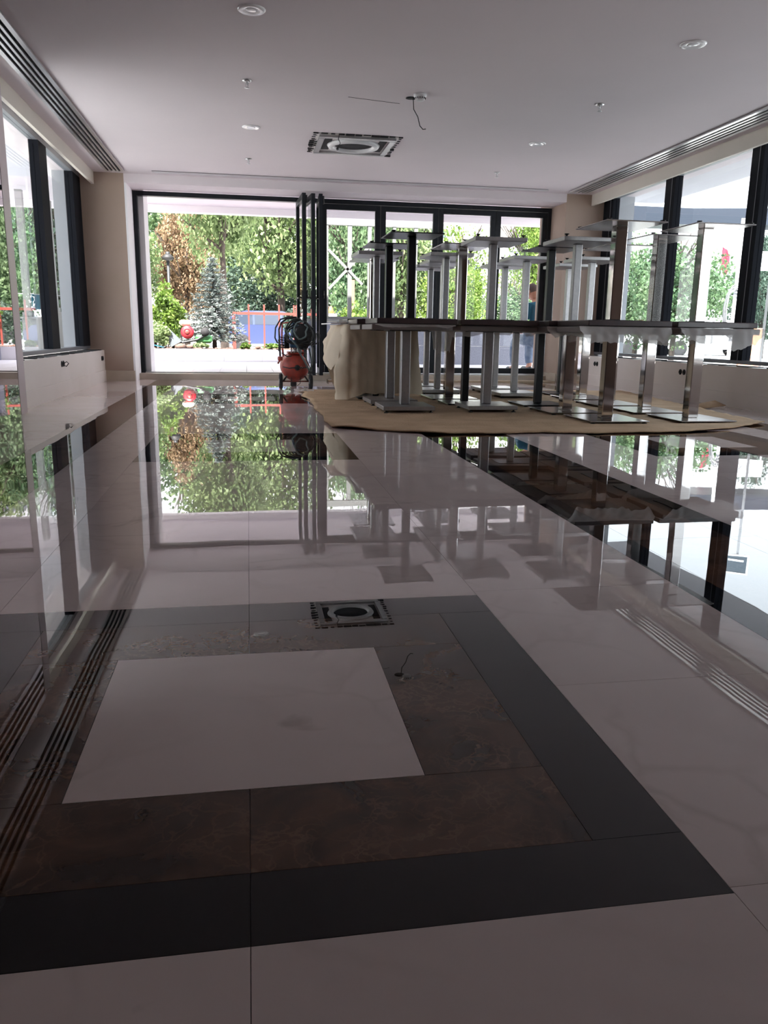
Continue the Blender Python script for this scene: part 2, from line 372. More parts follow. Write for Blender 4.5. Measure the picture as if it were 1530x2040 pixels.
def window(n, X, ys, muls, lab):
    """glazing in plane X, panes between ys, dark posts (y0,y1)"""
    s = 1 if X > 0 else -1
    w = struct('window_%d' % n)
    bx(X-.03, X+.06, ys[0], ys[1], .43, .47).obj('bottom_rail', 'grey_frame', w)
    bx(X-.03, X+.06, ys[0], ys[1], 2.60, 2.66).obj('top_rail', 'grey_frame', w)
    prev = ys[0]
    for a, b in muls:
        m = MB().box(X-.035, X+.065, a, b, .47, 2.60); m.obj('mullion', 'mullion_black', w)
        bx(X-s*.038-.002, X-s*.038+.002, a+.07 if s > 0 else b-.05, a+.078 if s > 0 else b-.045, .47, 2.60).obj('gasket_strip', 'grey_frame', w)
        if a-prev > .1: bx(X+.01, X+.018, prev, a, .47, 2.60).obj('pane', 'glass_tint', w)
        prev = b
    return w
window(1, -2.17, (YL, 11.45), [(YL, YL+.1), (7.35, 7.6), (9.33, 9.67), (11.0, 11.45)], '')
window(2, 5.16, (YRt, 11.45), [(YRt, YRt+.1), (4.2, 4.43), (5.98, 6.2), (7.74, 7.95), (9.46, 9.69), (11.15, 11.45)], '')

# ------------------------------------------------------------ folding doors
DY = 12.05
fr = struct('door_frame')
bx(-1.53, 4.55, DY-.04, DY+.06, 2.50, 2.56).obj('head_rail', 'dark_frame', fr)
bx(-1.53, -1.47, DY-.04, DY+.06, .085, 2.50).obj('jamb', 'dark_frame', fr)
bx(4.50, 4.55, DY-.04, DY+.06, .085, 2.50).obj('jamb', 'dark_frame', fr)
bx(-1.47, 4.50, DY-.03, DY+.05, .086, .10).obj('sill_track', 'alu', fr)
def leaf(n, w, T):
    """door leaf in local x 0..w, y -0.025..0.025"""
    d = struct('door_%d' % n); d.matrix_world = T
    z0, z1 = .105, 2.495; st = .075
    bx(0, st, -.025, .025, z0, z1).obj('stile', 'dark_frame', d); bx(w-st, w, -.025, .025, z0, z1).obj('stile', 'dark_frame', d)
    bx(st, w-st, -.025, .025, z1-.075, z1).obj('top_rail', 'dark_frame', d); bx(st, w-st, -.025, .025, z0, z0+.085).obj('bottom_rail', 'dark_frame', d)
    bx(st, w-st, -.004, .004, z0+.085, z1-.075).obj('pane', 'glass', d)
    return d
xs = [1.08, 1.945, 2.81, 3.69, 4.50]
for i in range(4):
    leaf(i+1, xs[i+1]-xs[i]-.006, Matrix.Translation((xs[i]+.003, DY, 0)))
def stacked(n, near, far):
    a = Vector((*near, 0)); b = Vector((*far, 0)); d = b-a
    return leaf(n, d.length, Matrix.Translation(a) @ Matrix.Rotation(math.atan2(d.y, d.x), 4, 'Z'))
d5 = stacked(5, (.775, 11.18), (.74, 12.02)); d6 = stacked(6, (.90, 11.2), (.83, 12.02)); d7 = stacked(7, (1.0, 11.2), (1.03, 12.02))
for d, x in ((d5, -.03), (d6, -.03)):
    h = MB().box(.03, .05, .026, .036, 1.0, 1.25); h.box(.03, .05, -.036, -.026, 1.0, 1.25)
    h.obj('handle_plate', 'black_paint', d)
    h = MB().tube([(.04, .03, 1.15), (.04, .075, 1.15), (.15, .08, 1.15)], .009); h.tube([(.04, -.03, 1.15), (.04, -.075, 1.15), (.15, -.08, 1.15)], .009)
    h.obj('handle', 'black_paint', d)
for z in (.2, 1.2, 2.42):
    for d in (d5, d7): MB().cyl((.02, -.035, z-.05), (.02, -.035, z+.05), .012).obj('hinge', 'black_paint', d)

# ------------------------------------------------------------ mirror panel at left
mp = thing('mirror_panel', 'tall polished mirror-like panel standing on the floor in front of the left windows', 'panel', (-1.86, 5.9, 0))
bx(-.02, .02, -2.3, .98, .0, 2.53).obj('mirror_sheet', 'mirror', mp)
bx(-.025, .022, .98, 1.17, .0, 2.53).obj('edge_profile', 'pale_profile', mp)

# ------------------------------------------------------------ ceiling fittings
def slot_diffuser(x0, x1, y0, y1, nslot, label, ax='y'):
    t = thing('slot_diffuser', label, 'air vent', ((x0+x1)/2, (y0+y1)/2, H))
    cx, cy_ = (x0+x1)/2, (y0+y1)/2; X0, X1, Y0, Y1 = x0-cx, x1-cx, y0-cy_, y1-cy_
    bx(X0, X1, Y0, Y1, -.006, -.001).obj('back_plate', 'dark_slot', t)
    n = nslot+1
    for k in range(n):
        if ax == 'y':
            w = (X1-X0); a = X0+w*k/nslot-.5*w*.42/nslot; b = a+w*.42/nslot
            if k == 0: a -= .015
            if k == nslot: b += .015
            bx(a, b, Y0, Y1, -.02, -.0055).obj('slat', 'vent_alu', t)
        else:
            w = (Y1-Y0); a = Y0+w*k/nslot-.5*w*.42/nslot; b = a+w*.42/nslot
            bx(X0, X1, a, b, -.016, -.0055).obj('slat', 'vent_alu', t)
slot_diffuser(-1.73, -1.54, 1.5, 11.27, 4, 'long four-slot linear air vent along the left edge of the ceiling')
slot_diffuser(4.53, 4.76, 1.5, 11.25, 4, 'long four-slot linear air vent along the right edge of the ceiling')
slot_diffuser(-1.17, 4.17, 11.19, 11.26, 2, 'thin linear air vent across the ceiling in front of the doors', 'x')

def downlight(x, y, label):
    t = thing('downlight', label, 'ceiling light', (x, y, H), 'round recessed downlights')
    MB().lathe([(.045, -.004), (.075, -.012), (.088, -.006), (.09, 0), (.07, 0), (.047, -.001)], n=28).obj('trim_ring', 'lamp_trim', t)
    MB().lathe([(.047, -.003), (.03, -.006), (0, -.008)], n=24).obj('lens', 'lamp_glass', t)
downlight(.068, 5.64, 'round white recessed downlight nearest the camera on the left half of the ceiling')
downlight(3.084, 5.62, 'round white recessed downlight on the right half of the ceiling nearest the camera')
downlight(.076, 8.64, 'round white recessed downlight left of the open ceiling air unit, further from the camera')
downlight(3.073, 8.65, 'round white recessed downlight right of the open ceiling air unit, further from the camera')
def sprinkler(x, y, label):
    t = thing('sprinkler', label, 'sprinkler', (x, y, H), 'ceiling sprinkler heads')
    MB().lathe([(.035, 0), (.04, -.006), (.018, -.012), (0, -.012)], n=18).obj('escutcheon', 'alu', t)
    m = MB().cyl((0, 0, -.01), (0, 0, -.035), .007); m.obox((-.014, 0, -.014), (-.004, 0, -.055), .004, .004); m.obox((.014, 0, -.014), (.004, 0, -.055), .004, .004)
    m.obj('frame', 'alu', t)
    MB().lathe([(0, -.054), (.02, -.056), (.02, -.059), (0, -.059)], n=14).obj('deflector', 'alu', t)
sprinkler(.038, 7.12, 'small metal sprinkler head in the left ceiling, near the first left downlight')
sprinkler(3.084, 7.13, 'small metal sprinkler head in the right ceiling, near the first right downlight')
sprinkler(.053, 10.16, 'small metal sprinkler head in the left ceiling close to the far door wall')
sprinkler(3.12, 10.22, 'small metal sprinkler head in the right ceiling close to the far door wall')

# open cassette air unit
c = thing('cassette_unit', 'uncovered square ceiling air-conditioning unit with ragged opening and round black fan hole', 'air conditioner', (1.17, 9.15, H))
m = MB()
S = .44
for i in range(40):     # ragged dark rim
    t = i/40*4; k = int(t); u = (t-k)*2-1; l = R.uniform(.02, .045)
    x, y = ((u, -1), (1, u), (-u, 1), (-1, -u))[k]; x *= S; y *= S
    m.box(x-l, x+l, y-l*.5, y+l*.5, -.004-R.uniform(0, .01), -.001)
m.obj('ragged_edge', 'dark_slot', c, kind='stuff')
bx(-S+.01, S-.01, -S+.01, S-.01, -.006, -.001).obj('tray', 'white_paint', c)
for a, b, cc, d in ((-.40, .40, -.40, -.345), (-.40, .40, .345, .40), (-.40, -.345, -.33, .33), (.345, .40, -.33, .33)):
    bx(a, b, cc, d, -.03, -.006).obj('outlet_flap', 'brushed_silver', c)
for a, b, cc, d in ((-.33, -.25, -.25, .25), (.25, .33, -.25, .25)):
    bx(a, b, cc, d, -.012, -.006).obj('slot', 'dark_slot', c)
MB().lathe([(.29, -.006), (.27, -.035), (.24, -.045), (.215, -.03), (.21, -.007)], n=32).obj('fan_shroud', 'vent_white', c)
MB().lathe([(.212, -.008), (0, -.009)], n=32).obj('fan_opening', 'dark_slot', c)
MB().tube([(-.20, -.42, -.01), (-.21, -.43, -.05), (-.19, -.44, -.09), (-.22, -.44, -.13)], .004, 6).obj('loose_wire', 'rubber', c)
MB().lathe([(0, -.13), (.012, -.135), (.012, -.155), (0, -.16)], (-.22, -.44, 0), n=8).obj('connector', 'motor_black', c)
# smoke detector hanging at a cable hole
c = thing('smoke_detector', 'white smoke detector on the ceiling with a thin black cable dangling from a hole', 'smoke detector', (1.487, 7.18, H))
MB().lathe([(.055, 0), (.055, -.02), (.045, -.028), (.042, -.045), (.03, -.055), (0, -.056)], n=24).obj('housing', 'vent_white', c)
m = MB()
for k in range(14):
    t = 2*math.pi*k/14; m.obox((.047*math.cos(t), .047*math.sin(t), -.03), (.043*math.cos(t), .043*math.sin(t), -.043), .006, .004)
m.obj('sensor_grille', 'motor_black', c)
MB().lathe([(.05, -.003), (0, -.004)], (-.05, .13, 0), n=20).obj('cable_hole', 'dark_slot', c)
MB().tube([(-.04, .1, -.003), (-.035, .09, -.10), (.0, .08, -.16), (.02, .08, -.23), (.05, .09, -.255), (.075, .09, -.25)], .004, 6).obj('cable', 'rubber', c)
c = thing('ceiling_crack', 'thin dark crack in the ceiling plaster beside the smoke detector', 'crack', (1.2, 7.45, H))
MB().obox((-.3, -.05, -.001), (.17, .05, -.001), .004, .002).obj('crack_line', 'dark_slot', c)
# ------------------------------------------------------------ sockets on parapets
def outlet(x, y, z, s, label, wire=False):
    t = thing('wall_outlet', label, 'socket', (x, y, z), 'unfinished wall sockets')
    for dy in (-.04, .04):
        MB().lathe([(0, 0), (.032, 0), (.032, s*.004), (0, s*.004)], (0, dy, 0), 'x', n=16).obj('box_hole', 'dark_slot', t)
        MB().lathe([(.022, 0), (.026, s*.009), (.018, s*.009), (.016, 0)], (0, dy, 0), 'x', n=16).obj('rim', 'motor_black', t)
    if wire: MB().tube([(0, .02, 0), (s*.03, .06, .02), (s*.04, .1, 0), (s*.02, .08, -.03), (0, .03, -.01)], .005, 6).obj('wire', 'rubber', t)
outlet(-1.929, 8.9, .33, 1, 'round black socket holes with a loose wire on the left parapet', True)
outlet(-1.929, 11.25, .31, 1, 'small black socket at the far end of the left parapet by the pillar')
outlet(4.929, 8.55, .31, -1, 'pair of round black socket holes on the right parapet')
outlet(4.929, 10.9, .31, -1, 'round black socket hole at the far end of the right parapet')

# ------------------------------------------------------------ carpet
m = MB(); nx, ny = 80, 110; vs = []; fs = []
from mathutils import noise as mn
def fx(u, v):   # outline
    x = .60+(3.66+.5*v)*u
    yf = 5.86-.42*min(1, u/.22)**.8+.05*mn.noise((u*9, 0, 0))+.03*mn.noise((u*30, 3, 0))
    if u > .6: yf += (u-.6)**2*3.6
    return x, yf+(9.7-yf)*v
for j in range(ny+1):
    for i in range(nx+1):
        u, v = i/nx, j/ny; x, y = fx(u, v); x += .05*mn.noise((y*2, 5, 0))*(1-u)
        e = min(v*8, 1); z = .010+.009*mn.noise((x*.8, y*6, 0))+.004*mn.noise((x*1.5, y*17, 3))+(.016*max(0, mn.noise((u*14, 1, 0)))*(1-e))
        vs.append((x, y, max(.004, z)))
for j in range(ny):
    for i in range(nx): a = j*(nx+1)+i; fs.append((a, a+1, a+nx+2, a+nx+1))
m.smooth = True; m.add(vs, fs)
cp_ = m.obj('carpet', 'carpet_felt', label='brown felt carpet protecting the marble floor under the stacked tables', category='carpet')
sd = cp_.modifiers.new('thick', 'SOLIDIFY'); sd.thickness = .008; sd.offset = 1
m = MB(); m.smooth = True
m.add([(0, 0, .002), (.28, .02, .03), (.30, .25, .06), (.02, .28, .004), (.15, .12, .05)], [(0, 1, 4), (1, 2, 4), (2, 3, 4), (3, 0, 4)])
o = m.obj('felt_offcut', 'carpet_felt', loc=(4.45, 7.3, .01), label='turned-up corner scrap of brown felt on the floor by the right parapet', category='felt scrap')
o.modifiers.new('t', 'SOLIDIFY').thickness = .006

# ------------------------------------------------------------ tables
TOPX, TOPY, TT = .70, .64, .045
TM = {}
def table_meshes(kind, h, plate, post, thick):
    """upright table, base at z=0, top at h. returns list of (name, mesh, children)"""
    key = (kind, h, post)
    if key in TM: return TM[key]
    pm = {'chrome': 'chrome', 'silver': 'brushed_silver', 'black': 'black_paint'}[kind]
    bm = {'chrome': 'plate_steel', 'silver': 'brushed_silver', 'black': 'black_paint'}[kind]
    foot = .022 if kind == 'silver' else .012
    L = []
    L.append(('base_plate', MB().cbox(-plate[0]/2, plate[0]/2, -plate[1]/2, plate[1]/2, foot, foot+thick, .004).mesh('base_plate', bm)))
    L.append(('post', MB().cbox(-post/2, post/2, -post/2, post/2, foot+thick, h-TT-.006, .006).mesh('post', pm)))
    L.append(('mounting_plate', MB().box(-.17, .17, -.17, .17, h-TT-.006, h-TT).mesh('mounting_plate', 'black_paint')))
    foot_me = MB().lathe([(.019, 0), (.021, .005), (.010, .010), (.008, foot+.002)], n=12).mesh('foot', 'rubber')
    for sx_ in (-1, 1):
        for sy_ in (-1, 1): L.append(('foot', foot_me, (sx_*(plate[0]/2-.03), sy_*(plate[1]/2-.03), 0)))
    TM[key] = L
    return L
def slabmesh(top):
    key = ('top', top)
    if key not in TM:
        TM[key] = MB().cbox(-TOPX/2, TOPX/2, -TOPY/2, TOPY/2, -TT, 0, .005).mesh('table_top', top)
    return TM[key]
def table(x, y, z, kind, label, inverted=False, h=.755, top='walnut', rz=0, ps=None):
    th = .009 if kind != 'silver' else .036
    pl = (.5, .60) if kind == 'chrome' else (.46, .50)
    ps = ps or {'chrome': .096, 'silver': .067, 'black': .070}[kind]
    t = thing('pedestal_table', label, 'table', (x, y, z), 'stacked pedestal tables', rz)
    for e in table_meshes(kind, h, pl, ps, th):
        o = link(e[0], e[1], t, e[2] if len(e) > 2 else (0, 0, 0))
    link('table_top', slabmesh(top), t, (0, 0, h))
    if inverted: t.rotation_euler.x = math.pi; t.rotation_euler.z = rz
    return t
CF = .016
KN = {'chrome': 'mirror-chrome', 'silver': 'brushed silver', 'black': 'black'}
rows = [
 # x, y, lower kind, upper kind, ux, uy, upper height, where
 (1.38, 7.06, 'silver', 'black', 1.41, 7.02, .755, 'leftmost column of tables, front row'),
 (1.36, 7.72, 'silver', 'black', 1.345, 7.78, .745, 'leftmost column of tables, second row behind the front one'),
 (1.34, 8.50, 'black', 'silver', 1.34, 8.52, .74, 'dust-sheeted left tables, nearer one'),
 (1.34, 9.20, 'black', 'chrome', 1.42, 9.2, .72, 'dust-sheeted left tables, farther one'),
 (2.16, 7.12, 'silver', 'silver', 2.15, 7.06, .755, 'second column from the left, front row'),
 (2.13, 7.76, 'black', 'chrome', 2.05, 7.74, .755, 'second column from the left, second row'),
 (2.13, 8.42, 'chrome', 'silver', 2.06, 8.42, .75, 'second column from the left, third row'),
 (2.17, 9.12, 'silver', 'silver', 2.21, 9.12, .745, 'second column from the left, fourth row'),
 (2.19, 9.82, 'silver', 'silver', 2.21, 9.80, .74, 'second column from the left, last row by the doors'),
 (2.93, 6.23, 'chrome', 'chrome', 2.95, 6.26, .80, 'nearest row of all, left one of the two'),
 (2.86, 6.92, 'chrome', 'silver', 2.88, 6.92, .765, 'third column from the left, second row'),
 (2.85, 7.62, 'black', 'black', 2.93, 7.68, .75, 'third column from the left, third row'),
 (2.95, 8.66, 'silver', 'silver', 2.97, 8.50, .75, 'third column from the left, fourth row'),
 (2.96, 9.42, 'silver', 'silver', 2.99, 9.30, .745, 'third column from the left, last row by the doors'),
 (3.70, 6.23, 'chrome', 'chrome', 3.71, 6.28, .81, 'nearest row of all, right one of the two'),
 (3.65, 6.94, 'chrome', 'chrome', 3.68, 6.97, .80, 'rightmost column, second row'),
 (3.63, 7.66, 'chrome', 'chrome', 3.63, 7.70, .79, 'rightmost column, third row'),
 (3.65, 8.40, 'chrome', 'silver', 3.68, 8.42, .755, 'rightmost column, fourth row'),
 (3.68, 9.10, 'black', 'silver', 3.72, 9.14, .745, 'rightmost column, last row by the right pillar'),
]
for x, y, lk, uk, ux, uy, uh, where in rows:
    table(x, y, CF, lk, 'upright table, %s pedestal, %s' % (KN[lk], where), top='taupe_laminate', rz=R.uniform(-.015, .015), ps=.084 if lk == 'silver' and y < 7.8 else None)
    zt = CF+.755+.006
    if 'dust' in where: zt += .012
    table(ux, uy, zt+uh, uk, 'inverted table, %s pedestal up, %s' % (KN[uk], where), True, uh, 'walnut', R.uniform(-.02, .02))

# wrapping foam between the table tops, hanging over their front edges
def wrap(x0, x1, yf, drop, seed, label, back=.25, z=.755+CF+.0005):
    rr = random.Random(seed); m = MB(); m.smooth = True; n = 60; k = 9; vs = []; fs = []
    for i in range(n+1):
        u = i/n; x = x0+(x1-x0)*u
        d = drop*(.75+.55*mn.noise((u*1.7+seed*3.1, seed*.37, 0))+.22*mn.noise((u*5.3, seed*2.33, 0))+.12*mn.noise((u*21, seed*1.7, 0)))
        if d < .02: d = .02
        e = min(u, 1-u)*10; d *= min(1, .35+e*.65)
        off = .014+.014*(1+mn.noise((u*6, seed+4, 0)))
        for j in range(k+1):
            v = j/k
            if v < .3: vs.append((x, yf+back*(1-v/.3), z+.003))
            else:
                w = (v-.3)/.7
                vs.append((x, yf-off*(1+.8*w)-.012*mn.noise((u*14, w*3, seed)), z-d*w+.003))
    for i in range(n):
        for j in range(k): a = i*(k+1)+j; fs.append((a, a+k+1, a+k+2, a+1))
    m.add(vs, fs); o = m.obj('foam_sheet', 'foam_wrap', label=label, category='packing foam', group='packing foam between the table tops')
wrap(1.05, 1.74, 6.735, .035, 1, 'thin strip of crumpled packing foam along the front of the left block of tables')
wrap(1.80, 2.52, 7.42, .10, 2, 'packing foam over the second row of the second table column')
wrap(2.50, 3.26, 5.905, .13, 5, 'ragged white packing foam hanging from the nearest row, left table')
wrap(3.34, 4.06, 5.905, .165, 6, 'long translucent packing foam hanging from the nearest row, right table')
wrap(3.30, 3.98, 6.61, .14, 7, 'packing foam hanging over the second row of the rightmost column')
wrap(2.50, 3.20, 6.59, .13, 11, 'packing foam hanging over the second row of the third column')
wrap(2.50, 3.18, 7.29, .12, 8, 'packing foam hanging over the third row of the third table column')
wrap(1.84, 2.06, 8.09, .30, 9, 'torn packing foam dangling beside the dust sheet, third row of the second column')

# dust sheet
def sheet():
    X0, X1, Y0, Y1 = .985, 1.70, 8.13, 9.56; zt = .755+CF+.008
    per = [];  N = 160
    def pt(t):
        L = [(X1-X0), (Y1-Y0), (X1-X0), (Y1-Y0)]; tot = sum(L); s = t*tot
        if s < L[0]: return X0+s, Y0, 0, -1
        s -= L[0]
        if s < L[1]: return X1, Y0+s, 1, 0
        s -= L[1]
        if s < L[2]: return X1-s, Y1, 0, 1
        s -= L[2]
        return X0, Y1-s, -1, 0
    m = MB(); m.smooth = True; vs = []; fs = []; K = 20
    for i in range(N):
        t = i/N; x, y, nx_, ny_ = pt(t)
        left = nx_ < 0; front = ny_ < 0
        hem = .075+.03*mn.noise((t*12, 0, 0))
        u = (x-X0)/(X1-X0)
        if front: hem = .03+.07*min(1, u*4) if u < .25 else .09-.02*mn.noise((u*6, 1, 0))
        if left: 
            q = (y-Y0)/(Y1-Y0); hem = .02+(.36)*min(1, max(0, (q-.05))/.18)+.05*mn.noise((q*8, 2, 0))
        fold = mn.noise((t*30, w_*1.5 if False else 0, 1.3))+.4*mn.noise((t*70, 2, 0))
        for j in range(K+1):
            w = j/K; z = zt+(hem-zt)*w
            fl_ = (.02+.06*w*w if left else .012+.05*w)+.055*w*fold+.022*w**.4*mn.noise((t*45, w*5, 0))+.010*mn.noise((t*110, w*11, 5))
            if left: fl_ += .05*math.sin(w*3)+.03*mn.noise((t*40, w*5, 2))
            cn = 0
            vs.append((x+nx_*fl_+(.03*w*fold if front else 0), y+ny_*fl_, max(z, .022)))
    for i in range(N):
        for j in range(K): a = i*(K+1)+j; b = ((i+1) % N)*(K+1)+j; fs.append((a, a+1, b+1, b))
    m.add(vs, fs)
    o = len(m.v); m.v.append(((X0+X1)/2, (Y0+Y1)/2, zt+.003))
    for i in range(N): m.f.append([o, i*(K+1), ((i+1) % N)*(K+1)]); m.mi.append(0); m.sm.append(True)
    o = m.obj('dust_sheet', 'dust_sheet', label='large beige dust sheet draped over the left rear tables, hanging to the carpet', category='dust sheet')
    # loose pointed flap at left
    m = MB(); m.smooth = True; vs = []; fs = []
    P = [[(.98, 8.2, .78), (.93, 8.3, .75), (.91, 8.5, .76), (.95, 8.75, .78)],
         [(.93, 8.16, .62), (.84, 8.25, .62), (.83, 8.5, .60), (.88, 8.8, .62)],
         [(.91, 8.15, .52), (.83, 8.28, .47), (.78, 8.5, .50), (.84, 8.85, .48)],
         [(.90, 8.15, .38), (.84, 8.22, .36), (.86, 8.35, .28), (.76, 8.6, .42)]]
    for a in P: vs += a
    for i in range(3):
        for j in range(3): k = i*4+j; fs.append((k, k+1, k+5, k+4))
    m.add(vs, fs); f = m.obj('loose_flap', 'dust_sheet', o); s = f.modifiers.new('s', 'SUBSURF'); s.levels = s.render_levels = 2
sheet()
m = MB(); m.box(-.17, .17, -.35, .35, 0, .012); m.obj('cardboard_sheet', 'white_paint', loc=(.99, 8.62, .79), label='flat pale board lying on top of the dust sheet corner', category='board').rotation_euler = (0, math.radians(-4), .05)

# ------------------------------------------------------------ air compressor
c = thing('air_compressor', 'portable air compressor with round red tank, two wheels and tangled hoses', 'compressor', (.575, 9.98, 0))
def on(mb, n, mt, p=c): return mb.obj(n, mt, p)
tank = on(MB().lathe([(0, -.05), (.06, -.045), (.13, -.015), (.163, .03), (.17, .06), (.17, .60), (.163, .63), (.1, .67), (0, .68)], (0, .05, .262), 'y', n=36), 'tank', 'compressor_red')
on(MB().lathe([(.03, 0), (.035, -.012), (.012, -.02), (0, -.02)], (.02, -.0, .262), 'y', n=16), 'drain_boss', 'motor_black', tank)
m = MB(); m.tube([(-.155, -.02+.045, .27), (-.08, -.012, .255), (0, -.022, .265), (.08, -.01, .258), (.155, .03, .27)], .007, 6); m.obj('tape_strip', 'motor_black', tank)
m = MB()
for k in range(5): m.obox((.02+.012*k, -.012, .25+.012*(k % 2)), (.03+.014*k, -.012, .285-.01*(k % 3)), .005, .004)
m.obj('scuffed_marking', 'alu', tank)
for sx_ in (-1, 1):
    w = on(MB().lathe([(.035, -.02), (.085, -.022), (.095, -.012), (.095, .012), (.085, .022), (.035, .02)], (sx_*.185, .0, .095), 'x', n=28), 'wheel', 'tyre')
    on(MB().lathe([(0, -.025), (.03, -.024), (.035, 0), (.03, .024), (0, .025)], (sx_*.185, .0, .095), 'x', n=16), 'hub', 'brushed_silver', w)
on(MB().cyl((-.19, 0, .095), (.19, 0, .095), .008), 'axle', 'red_paint')
for sx_ in (-1, 1): on(MB().obox((sx_*.16, .02, .09), (sx_*.11, .02, .16), .03, .02), 'wheel_bracket', 'motor_black')
on(MB().cbox(-.04, .04, .50, .54, 0, .12, .01), 'rear_foot', 'rubber')
on(MB().cbox(-.09, .12, .03, .42, .425, .45, .006), 'mounting_plate', 'compressor_red')
on(MB().lathe([(.0, -.02), (.075, -.02), (.085, 0), (.085, .26), (.07, .28), (0, .28)], (.09, .06, .56), 'y', n=28), 'motor', 'motor_black')
m = MB()
for k in range(9): m.box(-.155, -.05, .08, .24, .50+.017*k, .508+.017*k)
m.box(-.13, -.07, .1, .22, .49, .66); on(m, 'cylinder_head', 'motor_black')
on(MB().cbox(-.065, .035, .03, .14, .50, .60, .01), 'pressure_switch', 'motor_blue')
on(MB().lathe([(.0, 0), (.1, 0), (.125, .01), (.125, .03), (.1, .04), (0, .04)], (.10, .0, .66), 'y', n=28), 'belt_guard', 'motor_black')
on(MB().cbox(-.02, .07, .02, .1, .80, .86, .01), 'air_filter', 'motor_black')
on(MB().cbox(-.05, .05, .08, .2, .62, .82, .02), 'crankcase', 'motor_blue')
m = MB()
for k, x in enumerate((-.05, -.02, .01, .05)): m.cyl((x, .03+.01*k, .44), (x, .03+.01*k, .50), .012, 10)
m.lathe([(.022, 0), (.026, -.012), (0, -.013)], (-.01, .02, .47), 'y', n=14); m.lathe([(.022, 0), (.026, -.012), (0, -.013)], (.055, .02, .46), 'y', n=14)
on(m, 'valves', 'brushed_silver')
def loop(cx, cz, rx, rz, y, a0=0, a1=360, n=26, wob=.012, sd_=0):
    return [(cx+rx*math.cos(math.radians(a0+(a1-a0)*i/n))+wob*mn.noise((i*.4, sd_, 0)), y+.03*mn.noise((i*.3, sd_, 4)), cz+rz*math.sin(math.radians(a0+(a1-a0)*i/n))+wob*mn.noise((i*.4, sd_, 9))) for i in range(n+1)]
on(MB().tube([(-.19, -.02, .40), (-.195, -.02, .55), (-.20, 0, .72), (-.17, .02, .80), (-.10, .03, .85), (0, .03, .86), (.04, .04, .84)], .011, 8), 'hose', 'hose_black')
on(MB().tube([(-.22, -.02, .56), (-.25, 0, .62), (-.24, .02, .74), (-.18, .03, .84), (-.08, .04, .87), (.02, .03, .87)], .009, 8), 'hose', 'hose_black')
for k in range(4): on(MB().tube(loop(.03+.02*k, .70-.02*k, .15+.02*k, .15-.01*k, -.02+.02*k, 20*k, 330+20*k, 30, .03, k), .009, 8), 'hose', 'hose_black')
on(MB().tube(loop(.06, .715, .075, .105, -.05, 60, 400, 28, .02, 9), .010, 8), 'hose', 'hose_green')
on(MB().tube([(-.13, .0, .74), (-.06, -.05, .62), (.02, -.06, .52), (.05, -.03, .44), (.11, -.04, .34), (.17, -.03, .22), (.19, 0, .22), (.2, .05, .35), (.17, .05, .5)], .010, 8), 'hose', 'hose_green')
on(MB().tube([(.15, .0, .62), (.21, -.02, .5), (.22, -.02, .35), (.19, -.02, .24), (.13, -.03, .36), (.1, 0, .5)], .008, 8), 'hose', 'hose_black')
for k in range(5): on(MB().tube([(-.14, .02, .50+.03*k), (-.19, .0, .51+.03*k), (-.21, .02, .47+.03*k), (-.18, .05, .45+.02*k)], .006, 6), 'cable', 'hose_black')
m = MB(); m.lathe([(0, -.03), (.028, -.025), (.032, 0), (.028, .02), (0, .025)], (-.19, -.02, .375), 'z', n=14); m.obox((-.19, -.02, .36), (-.22, -.03, .31), .018, .018)
on(m, 'spray_gun', 'compressor_red')
on(MB().tube([(-.17, -.01, .44), (-.11, .0, .40), (-.05, .02, .40)], .007, 8), 'tap_lever', 'motor_black')
# push handle
on(MB().tube([(-.12, .6, .30), (-.14, .68, .60), (-.13, .70, .80), (0, .70, .82), (.13, .70, .80), (.14, .68, .60), (.12, .6, .30)], .012, 8), 'push_handle', 'compressor_red')
# plastic rag in front of it
m = MB(); m.smooth = True; vs = []; fs = []; n = 12
for j in range(n+1):
    for i in range(n+1):
        u, v = i/n-.5, j/n-.5; vs.append((u*.22, v*.36, .012+.05*max(0, mn.noise((u*7, v*9, 3)))+.07*max(0, .2-u*u*4-v*v*3)))
for j in range(n):
    for i in range(n): a = j*(n+1)+i; fs.append((a, a+1, a+n+2, a+n+1))
m.add(vs, fs); m.obj('plastic_rag', 'foam_wrap', loc=(.64, 9.55, 0), label='crumpled clear plastic rag on the floor at the compressor wheels', category='plastic rag')
MB().tube([(-.06, 0, .14), (-.05, -.02, .07), (0, -.03, .03), (.05, -.02, .07), (.06, 0, .14)], .004, 6).obj('wire', 'rubber', c, (0, .0, 0))
# felt strip lying along threshold and cable
MB().box(0, 3.4, -.16, .10, 0, .028).obj('felt_strip', 'cardboard', loc=(1.12, 11.55, .001), label='dark rolled felt strip lying along the foot of the glass doors', category='felt strip')

# ------------------------------------------------------------ outside : ground, terrace, canopy
bx(-60, 70, 12.6, 130, -.25, -.02).obj('ground', 'asphalt', kind='structure')
bx(-60, -2.4, -20, 12.6, -.25, -.02).obj('ground_left', 'asphalt', kind='structure')
bx(5.4, 70, -20, 12.6, -.25, -.02).obj('ground_right', 'asphalt_dark', kind='structure')
te = bx(-4.2, 9.0, 12.2, 16.42, -.02, .074).obj('terrace', 'grout', kind='structure')
tm_ = MB().box(.003, .407, .003, .597, .0, .012).mesh('terrace_tile', 'tile_white')
for j in range(7):
    for i in range(22): link('terrace_tile', tm_, te, (-2.9+.41*i, 12.21+.6*j, .074))
bx(-2.62, 5.6, YB, 12.5, H+.3, H+.5).obj('roof', 'outside_grey', kind='structure')
ca = bx(-9, 5.8, 12.5, 14.9, 2.80, 3.0).obj('canopy', 'soffit_pink', kind='structure')
bx(-9, 5.8, 14.9, 15.1, 2.69, 3.0).obj('canopy_beam', 'outside_white', ca)
